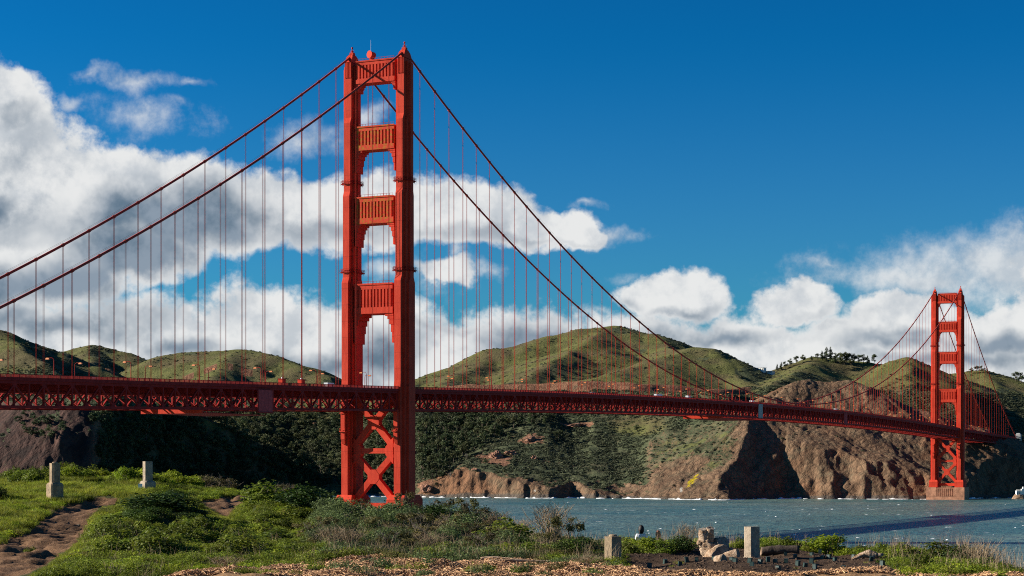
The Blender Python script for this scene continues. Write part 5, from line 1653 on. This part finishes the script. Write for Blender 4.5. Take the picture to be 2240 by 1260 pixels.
for (x0, x1), (d0, d1_), kind, n, hh, ww, lab, grp in FILL:
    k = 0
    for _ in range(n * 6):
        if k >= n: break
        px, d = rng.uniform(x0, x1), rng.uniform(d0, d1_)
        u = (px - 1120) / FPX * d
        if path_amount(np.array([u]), np.array([d]))[0] > .2 or mulch_amount(px, d) > .2: continue
        shrub(kind, px, d, rng.uniform(*hh), rng.uniform(*ww), lab, grp); k += 1

# low cover: grass, leafy mats, dry stems, chips, clods
def blade_mesh(n, h, spread, w, seed, mat, bend=.4):
    r = np.random.default_rng(seed)
    a = r.random(n) * 6.28; s = r.random(n) ** .5 * spread
    b = np.stack([np.cos(a) * s, np.sin(a) * s, np.zeros(n) - .03], -1)
    hh = h * (.5 + .6 * r.random(n)); ln = r.normal(size=(n, 2)) * bend * h
    mid = b + np.stack([ln[:, 0] * .3, ln[:, 1] * .3, hh * .6], -1); tip = b + np.stack([ln[:, 0], ln[:, 1], hh], -1)
    p = r.random(n) * 6.28; side = np.stack([np.cos(p), np.sin(p), np.zeros(n)], -1) * w / 2
    v = np.stack([b - side, b + side, mid + side * .8, mid - side * .8, tip + side * .15, tip - side * .15], 1).reshape(-1, 3)
    base_ = np.arange(n)[:, None] * 6
    f = np.concatenate([base_ + np.array([0, 1, 2, 3]), base_ + np.array([3, 2, 4, 5])])
    m_ = numpy_mesh('tuft', v, f, False, {'tint': np.repeat(r.random(n), 6)})
    m_.materials.append(mat); return m_
gr_me = [blade_mesh(80, .21, .22, .012, 200 + k, M_GRASS) for k in range(3)]
dry_me = [blade_mesh(12, .62, .16, .007, 210 + k, M_DRY, .22) for k in range(3)]
lf_me = []
for k in range(4):
    q = leaf_cloud([(0, 0, .12, .30, .30, .16), (.2, .1, .1, .2, .2, .12), (-.15, .16, .12, .2, .2, .15)], 380, .036, 220 + k, .5, .3, 1.6)
    m_ = numpy_mesh('leaf_mat', q[0], q[1], False, {'tint': q[2]}); m_.materials.append((M_LEAFY, M_BRIGHT, M_COYOTE, M_OLIVE)[k]); lf_me.append(m_)
S_gr, S_dry, S_leaf = Scatter(), Scatter(), Scatter()
def u_of(px, d): return (px - 1120) / FPX * d
N_ = 60000
cp = nr.uniform(-90, 2330, N_); cd = nr.uniform(41, 104, N_) 
ce = np.interp(cp, [e[0] for e in EDGE], [e[1] for e in EDGE])
cu = u_of(cp, cd)
okm = (cd < ce + 4)
cp, cd, ce, cu = cp[okm], cd[okm], ce[okm], cu[okm]
cpa, cmu, cbd, cz = path_amount(cu, cd), mulch_amount(cp, cd), bed_amount(cp, cd), fg_height(cu, cd)
cy = HORIZON + (CAM[2] - cz) / cd * FPX
cn = fbm(cu / 2.2, cd / 2.2, 3, 410); cn2 = fbm(cu / .9, cd / .9, 2, 411)
croom = path_room(cp, cd, cy) / FPX * cd
for i in range(len(cp)):
    if cpa[i] > .25 or cmu[i] > .35 or (cbd[i] > .4 and nr.random() > .012): continue
    p = at(cp[i], cd[i], cz[i] - .02); rot = (0, 0, nr.uniform(0, 6.28)); x = cp[i]; r_ = nr.random()
    if 296 < x < 490 and 61 < cd[i] < 72.5 and nr.random() < .85: continue
    if croom[i] < .35:
        if croom[i] > .06: S_gr.add(p, min(1.2, croom[i] * 3), rot, int(nr.integers(3)))
        continue
    if (x < 185 or (x < 330 and cd[i] > 72)) and cn[i] < .35 and cd[i] > 50:
        if r_ < .75: S_gr.add(p, nr.uniform(.7, 1.35), rot, int(nr.integers(3)))
        elif r_ < .9: S_leaf.add(p, nr.uniform(.5, .9), rot, 1)
    elif x < 720:
        if r_ < .55: S_leaf.add(p, nr.uniform(.5, .95), rot, 0 if cn2[i] < .1 else (1 if cn[i] > 0 else 0))
        elif r_ < .66: S_gr.add(p, nr.uniform(.6, 1.1), rot, int(nr.integers(3)))
        elif r_ < .70 and cd[i] < 60: S_dry.add(p, nr.uniform(.5, .9), rot, int(nr.integers(3)))
    elif x < 1340:
        if r_ < .42: S_leaf.add(p, nr.uniform(.6, 1.1), rot, 2 if cn[i] > -.1 else (3 if cn2[i] > -.1 else 0))
        elif r_ < .58: S_dry.add(p, nr.uniform(.5, 1.0), rot, int(nr.integers(3)))
        elif r_ < .64: S_gr.add(p, nr.uniform(.6, 1.0), rot, int(nr.integers(3)))
    elif cbd[i] > .4:
        S_gr.add(p, nr.uniform(.3, .6), rot, int(nr.integers(3)))
    else:
        dr = x > 2060
        if r_ < .38: S_leaf.add(p, nr.uniform(.6, 1.1), rot, int(nr.integers(2)))
        elif r_ < .62: S_gr.add(p, nr.uniform(.5, 1.0), rot, int(nr.integers(3)))
        elif r_ < (.74 if dr else .68): S_dry.add(p, nr.uniform(.7, 1.2), rot, int(nr.integers(3)))
for _ in range(150):     # dry stalks that stand against the water at the right
    px = nr.choice([nr.normal(2150, 40), nr.uniform(1440, 1620), nr.uniform(1900, 2080)], p=[.6, .25, .15]); d = np.interp(px, [e[0] for e in EDGE], [e[1] for e in EDGE]) - nr.uniform(-1, 3)
    S_dry.add(fg(px, d), (nr.uniform(.7, 1.1),) * 2 + (nr.uniform(.8, 1.5),), (0, 0, nr.uniform(0, 6.28)), int(nr.integers(3)))
S_gr.build('meadow_grass', gr_me, 'bright yellow-green grass on the bluff', 'grass')
S_dry.build('dry_grass', dry_me, 'dry brown stalks standing among the bluff plants', 'dry grass')
S_leaf.build('ground_cover', lf_me, 'low leafy ground cover on the bluff', 'ground cover')
# wood chips
M_CHIP = material('wood_chips', lambda g, b: (g.put(b.inputs['Base Color'], g.mix(g.n('ShaderNodeObjectInfo').outputs['Random'], (.17, .080, .034), (.62, .36, .18))), setattr(b.inputs['Roughness'], 'default_value', .9)))
ch_me = []
for k in range(4):
    m_ = MB().frustum((-.045, .045, -.006, .006), (-.036, .04, -.005, .004), 0, .005 + .003 * k).mesh('chip'); m_.materials.append(M_CHIP); ch_me.append(m_)
S_ch = Scatter()
qp, qd = nr.uniform(340, 2300, 220000), nr.uniform(40.5, 51, 220000)
qk = mulch_amount(qp, qd) > nr.uniform(.1, .8, len(qp)); qp, qd = qp[qk][:60000], qd[qk][:60000]
qu = (qp - 1120) / FPX * qd; qz = fg_height(qu, qd) + nr.uniform(0, .05, len(qp)); qs = nr.uniform(.5, 1.7, len(qp))
S_ch.p = list(zip(CAM[0] + RGT[0] * qu + FWD[0] * qd, CAM[1] + RGT[1] * qu + FWD[1] * qd, qz))
S_ch.s = list(zip(qs, qs * nr.uniform(.6, 1.6, len(qp)), qs)); S_ch.r = list(zip(nr.uniform(-.5, .5, len(qp)), nr.uniform(-.5, .5, len(qp)), nr.uniform(0, 6.28, len(qp)))); S_ch.i = list(nr.integers(0, 4, len(qp)))
S_ch.build('wood_chips', ch_me, 'tan wood chip mulch along the bottom of the picture', 'wood chips')
M_CLOD = plain('dark_soil', (.062, .036, .022), .95, .4, 8, .5)
cl_me = []
for k in range(3):
    bm = bmesh.new(); bmesh.ops.create_icosphere(bm, subdivisions=1, radius=.05)
    for v in bm.verts: v.co *= 1 + .4 * mnoise.noise(v.co * 30 + Vector((k, 0, 0)))
    me = bpy.data.meshes.new('clod'); bm.to_mesh(me); bm.free(); me.materials.append(M_CLOD); cl_me.append(me)
S_cl = Scatter()
qp, qd = nr.uniform(1340, 1960, 6000), nr.uniform(43, 56, 6000)
qk = bed_amount(qp, qd) > .4; qp, qd = qp[qk][:2600], qd[qk][:2600]
for px, d, z in zip(qp, qd, fg_height((qp - 1120) / FPX * qd, qd)):
    S_cl.add(at(px, d, z - .01), nr.uniform(.25, .9), (0, 0, nr.uniform(0, 6)), int(nr.integers(3)))
S_cl.build('soil_clods', cl_me, 'dark clods of turned soil in the planting bed', 'soil')

# ------------------------------------------------------------------ concrete posts
def post_conc_fn(tone):
    def fn(g, b):
        f, s = g.noise(g.pos, 5.0, 6, .7), g.noise(g.pos, 40.0, 4, .6)
        c = g.mix(g.ss(f, .35, .65), tuple(t * .62 for t in tone), tone)
        c = g.mix(g.ss(s, .56, .66, 0, .5), c, tuple(min(1, t * 1.6) for t in tone))
        c = g.mix(g.ss(g.noise(g.pos, 2.0, 5, .7), .56, .66, 0, .6), c, (.10, .085, .06))
        g.put(b.inputs['Base Color'], c); b.inputs['Roughness'].default_value = .95; b.inputs['Specular IOR Level'].default_value = .1
        bp = g.n('ShaderNodeBump'); bp.inputs['Strength'].default_value = .7; bp.inputs['Distance'].default_value = .015
        g.put(bp.inputs['Height'], g.noise(g.pos, 28.0, 5, .7)); g.put(b.inputs['Normal'], bp.outputs[0])
    return fn
M_POST = material('weathered_concrete', post_conc_fn((.33, .24, .155)))
M_POST2 = material('pale_weathered_concrete', post_conc_fn((.37, .29, .215)))
def chamfer_prism(prof, ch):
    """square pillar with cut corners; profile of (half width, height)"""
    m = MB()
    for a, z in prof:
        c = ch * a / prof[0][0]
        for x, y in ((a - c, -a), (a, -a + c), (a, a - c), (a - c, a), (-a + c, a), (-a, a - c), (-a, -a + c), (-a + c, -a)):
            m.v.append((x, y, z))
    n = len(prof)
    for i in range(n - 1):
        for k in range(8):
            a, b = i * 8 + k, i * 8 + (k + 1) % 8
            m.f.append((a, b, b + 8, a + 8))
    m.f.append(tuple(range(7, -1, -1))); m.f.append(tuple((n - 1) * 8 + k for k in range(8)))
    return m
def post(px, d, label, shaft_h, base_h, mat, rz, cap, a=.19, tilt=(0, 0)):
    e = empty('concrete_post', fg(px, d, -.06), rz)
    e.rotation_euler = (tilt[0], tilt[1], rz)
    tag(e, label, 'post', 'old concrete posts on the bluff')
    if base_h > .3:
        chamfer_prism([(a * 1.48, -.3), (a * 1.48, base_h - .12), (a * 1.40, base_h - .05), (a * 1.12, base_h)], .045).build('pedestal', mat, e)
        chamfer_prism([(a, base_h - .02), (a, base_h + shaft_h)], .075).build('shaft', mat, e)
    else:
        chamfer_prism([(a * 1.17, -.3), (a * 1.17, base_h), (a * 1.05, base_h + .04)], .07).build('pedestal', mat, e)
        chamfer_prism([(a, base_h + .02), (a, base_h + shaft_h)], .075).build('shaft', mat, e)
    if cap:
        MB().lathe([(.11, 0), (.11, .03), (.085, .055), (.0201, .06)], 14, (0, 0, base_h + shaft_h - .005)).build('cap', mat, e)
    return e
post(120, 78, 'tall concrete post on a pedestal at far left beside the path', .80, .76, M_POST, YAW + R(38), True, .185)
post(323, 84, 'concrete post with broken base behind the mound, second from left', .86, .42, M_POST2, YAW + R(42), False, .185)
post(1341, 48, 'short brownish concrete post on the planting bed, left of the stump', .80, .07, M_POST, YAW + R(47), True, .185)
post(1645, 51.5, 'short pale concrete post on the planting bed, right of the stump', .86, .06, M_POST2, YAW + R(45), False, .182, (R(-.8), R(.6)))
e = empty('white_plate', fg(308, 83.2, -.05), YAW)
tag(e, 'small white plate leaning on the second post from left', 'sign')
MB().box(-.11, .07, -.03, .0, 0, .36).build('board', M_WHITE, e)
for k, (px, d, s) in enumerate(((166, 70.5, .10), (172, 70.2, .07), (160, 70.8, .06))):
    bm = bmesh.new(); bmesh.ops.create_icosphere(bm, subdivisions=2, radius=s)
    for v in bm.verts: v.co = v.co * (1 + .45 * mnoise.noise(v.co * 14 + Vector((k * 3, 0, 0)))); v.co.z *= .7
    me = bpy.data.meshes.new('pale_stone'); bm.to_mesh(me); bm.free()
    tag(mobj('pale_stone', me, M_POST2, None, fg(px, d, s * .3)), ('larger pale stone on the path right of the tall post', 'smaller pale stone touching the larger one on the path', 'small pale stone left of the larger one on the path')[k], 'stone', 'pale stones on the path')

# ------------------------------------------------------------------ stump, logs and driftwood
def wood_fn(g, b):
    f, s = g.noise(g.pos, 6.0, 5, .7, .6), g.noise(g.pos, 26.0, 5, .7)
    c = g.mix(g.ss(f, .35, .65), (.26, .155, .09), (.52, .38, .27))
    c = g.mix(g.ss(s, .52, .68, 0, .6), c, (.15, .10, .065))
    g.put(b.inputs['Base Color'], c); b.inputs['Roughness'].default_value = .9; b.inputs['Specular IOR Level'].default_value = .1
    bp = g.n('ShaderNodeBump'); bp.inputs['Strength'].default_value = 1.0; bp.inputs['Distance'].default_value = .05
    g.put(bp.inputs['Height'], g.m('ADD', f, s)); g.put(b.inputs['Normal'], bp.outputs[0])
M_WOOD = material('weathered_wood', wood_fn)
M_CUT = plain('sawn_wood', (.20, .16, .125), .9, .4, 9, .6)
def rough_tube(pts, rads, n, seed, amp=.18, sub=8):
    """limb with a lumpy surface"""
    P, Rr = [], []
    for i in range(len(pts) - 1):
        for k in range(sub):
            t = k / sub
            P.append(Vector(pts[i]).lerp(Vector(pts[i + 1]), t)); Rr.append(rads[i] + (rads[i + 1] - rads[i]) * t)
    P.append(Vector(pts[-1])); Rr.append(rads[-1])
    m = MB().tube(P, Rr, n)
    for k, v in enumerate(m.v):
        c = P[min(k // n, len(P) - 1)]
        v = Vector(v); o = v - c
        q = 1 + amp * 1.2 * mnoise.fractal(v * 5.5 + Vector((seed * 3.1, 0, 0)), .8, 2.0, 4) + amp * .9 * (mnoise.cell(v * 9 + Vector((seed, 0, 0))) - .5) * .6 + amp * .6 * mnoise.noise(Vector((o.x, o.y, o.z)).normalized() * 2.2 + Vector((seed, 0, 0)))
        m.v[k] = tuple(c + o * q)
    return m
def cut_disc(e, c, nrm, r, seed, mat=None):
    nrm = Vector(nrm).normalized(); s = nrm.cross(Vector((0, 0, 1)) if abs(nrm.z) < .9 else Vector((1, 0, 0))).normalized(); t = nrm.cross(s)
    m = MB(); n = 22
    for z, k in ((0, 1.0), (.012, .97), (.014, .5), (.004, .12)):
        for i in range(n):
            a = 6.2832 * i / n
            rr = r * k * (1 + .10 * math.sin(3 * a + seed) + .06 * math.sin(7 * a + seed * 2))
            m.v.append(tuple(Vector(c) + (s * math.cos(a) + t * math.sin(a)) * rr + nrm * z))
    for j in range(3):
        for i in range(n):
            a, b = j * n + i, j * n + (i + 1) % n
            m.f.append((a, b, b + n, a + n))
    m.f.append(tuple(3 * n + i for i in range(n)))
    m.build('cut_face', mat or M_CUT, e)
e = empty('weathered_stump', fg(1562, 51.0, -.05), YAW)
tag(e, 'big pale weathered tree stump with sawn limbs on the planting bed', 'stump')
rough_tube([(.16, .3, -.15), (.06, .2, .22), (-.12, .12, .46), (-.22, .08, .66)], [.36, .35, .28, .20], 26, 1, .22).build('trunk', M_WOOD, e, True)
rough_tube([(-.22, .1, .50), (-.36, .04, .55), (-.44, .02, .56)], [.17, .12, .07], 14, 2, .3).build('limb', M_WOOD, e, True)
rough_tube([(-.25, .06, .60), (-.29, .03, .78), (-.30, .01, .90)], [.15, .125, .11], 16, 3, .14).build('limb', M_WOOD, e, True)
rough_tube([(-.16, .05, .60), (-.13, .0, .78), (-.10, -.03, .93)], [.15, .12, .11], 16, 4, .14).build('limb', M_WOOD, e, True)
rough_tube([(.02, .2, .30), (.16, .08, .46), (.24, -.02, .53)], [.28, .22, .19], 18, 5, .18).build('limb', M_WOOD, e, True)
rough_tube([(.05, .1, .10), (.14, -.22, .20), (.17, -.34, .22)], [.35, .31, .29], 22, 6, .14).build('limb', M_WOOD, e, True)
rough_tube([(.22, .2, .12), (.44, .12, .24), (.52, .06, .34)], [.22, .16, .11], 16, 7, .22).build('limb', M_WOOD, e, True)
cut_disc(e, (.175, -.375, .225), (.12, -1, .12), .265, 1)
cut_disc(e, (.25, -.04, .545), (.4, -.75, .5), .185, 2)
cut_disc(e, (-.10, -.035, .935), (.15, -.35, .9), .11, 3)
cut_disc(e, (-.30, .005, .905), (-.1, -.3, .9), .11, 4)
e = empty('cut_log', fg(1600, 50.2, .0), YAW)
tag(e, 'short pale log with a dark sawn end beside the stump', 'log')
rough_tube([(-.34, .0, .06), (-.1, -.02, .15), (.16, -.05, .19)], [.08, .16, .19], 18, 8, .08).build('log_body', M_WOOD, e, True)
cut_disc(e, (.17, -.055, .19), (1, -.35, .05), .18, 5)
e = empty('cut_log', fg(1578, 46.5, .0), YAW)
tag(e, 'small round log lying in front of the stump', 'log')
rough_tube([(-.12, .12, .08), (.04, -.06, .11)], [.10, .125], 16, 9, .08).build('log_body', M_WOOD, e, True)
cut_disc(e, (.045, -.065, .11), (.7, -.75, .05), .12, 6)
M_DARKLOG = plain('dark_log_bark', (.06, .042, .032), .95, .4, 5, .8)
e = empty('fallen_log', fg(1705, 53.5, .0), YAW)
tag(e, 'long dark fallen log right of the right post', 'log')
rough_tube([(-.50, .05, .06), (0, 0, .10), (.55, -.08, .09)], [.13, .15, .13], 16, 10, .1).build('log_body', M_DARKLOG, e, True)
cut_disc(e, (-.5, .05, .06), (-1, 0, .1), .12, 7, M_WOOD)
e = empty('driftwood', fg(1900, 49.5, .02), YAW)
tag(e, 'pale twisted driftwood root lying on the planting bed', 'driftwood')
for k, (p, r_) in enumerate((([(-.42, 0, .02), (-.2, .03, .10), (.02, 0, .13), (.2, -.03, .09)], [.03, .07, .11, .08]), ([(.1, 0, .10), (.3, -.05, .08), (.50, -.06, .02)], [.08, .06, .03]), ([(.05, .02, .1), (.12, -.12, .0)], [.08, .04]), ([(-.1, 0, .11), (-.3, -.1, .04), (-.46, -.12, .0)], [.06, .04, .02]), ([(.2, 0, .1), (.38, .08, .12), (.5, .1, .08)], [.05, .04, .02]))):
    rough_tube(p, r_, 12, 20 + k, .2).build('root' if k else 'root_crown', M_WOOD, e, True)
def stick(px, d, L, rz, r, label, mat, name='branch'):
    o = rough_tube([(-L / 2, 0, r), (-L * .1, .04, r * 1.6), (L / 2, -.03, r)], [r, r * .9, r * .5], 8, px, .2).build(name, mat, None, True, loc=fg(px, d, .02), rot=(0, 0, YAW + rz))
    tag(o, label, 'branch', 'branches on the wood chips')
stick(432, 44.6, .9, 2.6, .035, 'broken branch lying at the left end of the wood chips', M_TWIG)
stick(1140, 47.2, 1.6, .05, .05, 'long split branch lying on the wood chips at centre', M_WOOD)
stick(1090, 47.9, .9, -.1, .04, 'shorter split branch beside the long one on the wood chips', M_WOOD)
stick(700, 44.0, .6, 1.1, .05, 'dark root stub sticking out of the wood chips', M_DARKLOG)
stick(1210, 46.8, .8, -.4, .035, 'dark branch at the right end of the wood chips', M_DARKLOG)

# seedling tubes of the planting bed
M_TUBE = plain('green_plastic', (.018, .040, .034), .5, .25, 6)
tube_me = MB().frustum((-.055, .055, -.055, .055), (-.05, .05, -.05, .05), 0, .17).mesh('sleeve'); tube_me.materials.append(M_TUBE)
rim_me = MB().frustum((-.056, .056, -.056, .056), (-.058, .058, -.058, .058), .165, .18).mesh('rim'); rim_me.materials.append(M_TUBE)
spots = [(1487, 1238), (1503, 1232), (1524, 1230), (1563, 1225), (1601, 1226), (1608, 1231), (1640, 1231), (1662, 1235), (1680, 1229), (1645, 1240), (1696, 1232), (1719, 1233), (1745, 1237), (1761, 1241), (1775, 1237), (1783, 1245), (1776, 1215), (1793, 1211), (1800, 1222), (1813, 1224), (1821, 1210), (1827, 1228), (1832, 1216), (1846, 1208), (1860, 1207), (1867, 1221), (1887, 1221), (1906, 1227), (1846, 1250), (1868, 1254), (1884, 1253), (1905, 1247), (1420, 1243), (1455, 1234), (1718, 1216), (1740, 1222), (1930, 1238), (1702, 1246)]
for k, (px, py) in enumerate(sorted(spots)):
    d = 43.0
    for dd_ in np.arange(43.2, 57.5, .2):
        if HORIZON + (CAM[2] - fgz(px, dd_)) / dd_ * FPX <= py: d = dd_; break
    e = empty('seedling_tube', fg(px, d, -.02), rng.uniform(0, 3))
    e.rotation_euler = (rng.uniform(-.12, .12), rng.uniform(-.12, .12), rng.uniform(0, 3))
    e.scale = (.85, .85, rng.uniform(.55, .85))
    mobj('sleeve', tube_me, None, e); mobj('rim', rim_me, None, e)
    where = 'left of the stump' if px < 1540 else 'before the stump' if px < 1615 else 'around the right post' if px < 1700 else 'between the right post and the driftwood' if px < 1860 else 'near the driftwood'
    tag(e, 'dark green seedling tube in the planting bed, %s from the left' % ordinal(k + 1), 'seedling tube', 'seedling tubes of the planting bed')

# ------------------------------------------------------------------ people behind the plants
M_SKIN = plain('skin', (.40, .22, .15), .6, .1, 8)
def person(px, d, top_y, label, shirt, trousers, hair, seed, turn, ponytail):
    z_top = CAM[2] + (HORIZON - top_y) / FPX * d
    g0 = fgz(px, d)
    H = max(1.25, min(1.75, z_top - g0))
    s = H / 1.72
    J = {'pel': (0, 0, .93), 'wst': (0, .01, 1.08), 'chs': (0, 0, 1.30), 'nkb': (0, .01, 1.45), 'nck': (0, -.01, 1.51), 'hd1': (0, -.02, 1.58), 'hd2': (0, -.025, 1.66),
         'shl': (-.17, .01, 1.40), 'ell': (-.23, .04, 1.13), 'wrl': (-.19, -.10, .93), 'hal': (-.18, -.14, .87), 'shr': (.17, .01, 1.40), 'elr': (.24, .03, 1.13), 'wrr': (.20, -.12, .95), 'har': (.19, -.16, .89),
         'hpl': (-.09, 0, .88), 'knl': (-.10, -.02, .50), 'anl': (-.10, .03, .09), 'tol': (-.11, -.13, .04), 'hpr': (.09, 0, .88), 'knr': (.11, -.04, .50), 'anr': (.12, .02, .09), 'tor': (.13, -.14, .04)}
    Rd = {'pel': .135, 'wst': .115, 'chs': .14, 'nkb': .085, 'nck': .055, 'hd1': .075, 'hd2': .088, 'shl': .07, 'ell': .045, 'wrl': .032, 'hal': .036, 'shr': .07, 'elr': .045, 'wrr': .032, 'har': .036, 'hpl': .10, 'knl': .065, 'anl': .045, 'tol': .04, 'hpr': .10, 'knr': .065, 'anr': .045, 'tor': .04}
    Ed = [('pel', 'wst'), ('wst', 'chs'), ('chs', 'nkb'), ('nkb', 'nck'), ('nck', 'hd1'), ('hd1', 'hd2'), ('chs', 'shl'), ('shl', 'ell'), ('ell', 'wrl'), ('wrl', 'hal'), ('chs', 'shr'), ('shr', 'elr'), ('elr', 'wrr'), ('wrr', 'har'), ('pel', 'hpl'), ('hpl', 'knl'), ('knl', 'anl'), ('anl', 'tol'), ('pel', 'hpr'), ('hpr', 'knr'), ('knr', 'anr'), ('anr', 'tor')]
    names = list(J)
    me = bpy.data.meshes.new('skeleton')
    me.from_pydata([tuple(c * s for c in J[n]) for n in names], [(names.index(a), names.index(b)) for a, b in Ed], [])
    tmp = link(bpy.data.objects.new('skeleton', me))
    sk = tmp.modifiers.new('skin', 'SKIN')
    for i, n in enumerate(names):
        me.skin_vertices[0].data[i].radius = (Rd[n] * s * (1.25 if n in ('chs', 'wst', 'pel') else 1.0), Rd[n] * s)
        me.skin_vertices[0].data[i].use_root = n == 'pel'
    tmp.modifiers.new('sub', 'SUBSURF').levels = 2
    tmp.modifiers['sub'].render_levels = 2
    bpy.context.view_layer.update()
    dg = bpy.context.evaluated_depsgraph_get()
    body = bpy.data.meshes.new_from_object(tmp.evaluated_get(dg))
    bpy.data.objects.remove(tmp)
    body.materials.clear()
    for m_ in (M_SKIN, shirt, trousers): body.materials.append(m_)
    for p in body.polygons:
        c = p.center
        z = c.z / s
        p.use_smooth = True
        p.material_index = 0 if z > 1.455 else (2 if (z < .96 and abs(c.x) < .17 * s) else (0 if (z < .96 and abs(c.x) >= .15 * s) else 1))
    e = empty('person', at(px, d, g0), YAW + turn)
    tag(e, label, 'person', 'people beyond the bluff plants')
    mobj('body', body, None, e)
    hm = MB().lathe([(.02, .145), (.07, .125), (.105, .07), (.115, .0), (.11, -.06), (.085, -.11), (.05, -.14)], 14, (0, .015 * s, 1.63 * s), 0, s, s * 1.12)
    for k, v in enumerate(hm.v):
        q = mnoise.noise(Vector(v) * 22 + Vector((seed, 0, 0))) * .018
        hm.v[k] = (v[0] + q, v[1] + max(0, q) + (.03 * s if v[1] > 0 else .02 * s), v[2] + q)
    hm.build('hair', hair, e, True)
    if ponytail:
        rough_tube([(.0, .12 * s, 1.66 * s), (.06, .17 * s, 1.60 * s), (.09, .16 * s, 1.48 * s)], [.04, .055, .02], 10, seed, .2).build('hair_bun', hair, e, True)
    # face: nose, eyes
    MB().lathe([(.014, 0), (.012, .03), (.004, .045)], 8, (0, -.105 * s, 1.58 * s)).build('nose', M_SKIN, e)
    for x in (-.03, .03): MB().lathe([(.004, -.008), (.011, 0), (.004, .008)], 8, (x, -.098 * s, 1.615 * s)).build('eye', M_GLASSDARK, e)
M_SHIRT = plain('white_shirt', (.75, .76, .78), .9, .08, 8)
M_SHIRT2 = plain('pale_pink_top', (.62, .50, .48), .9, .1, 8)
M_JEANS = plain('dark_trousers', (.04, .05, .08), .9, .2, 10)
M_HAIRD = plain('dark_hair', (.015, .011, .009), .6, .3, 30)
M_HAIRR = plain('reddish_hair', (.16, .045, .018), .6, .3, 30)
person(1402, 63.2, 1153, 'person with dark hair and white top beyond the bright leafy shrub', M_SHIRT, M_JEANS, M_HAIRD, 1, R(180 + 15), True)
person(1440, 63.2, 1165, 'person with reddish hair and pale top beyond the plants', M_SHIRT2, M_JEANS, M_HAIRR, 2, R(180 - 10), False)
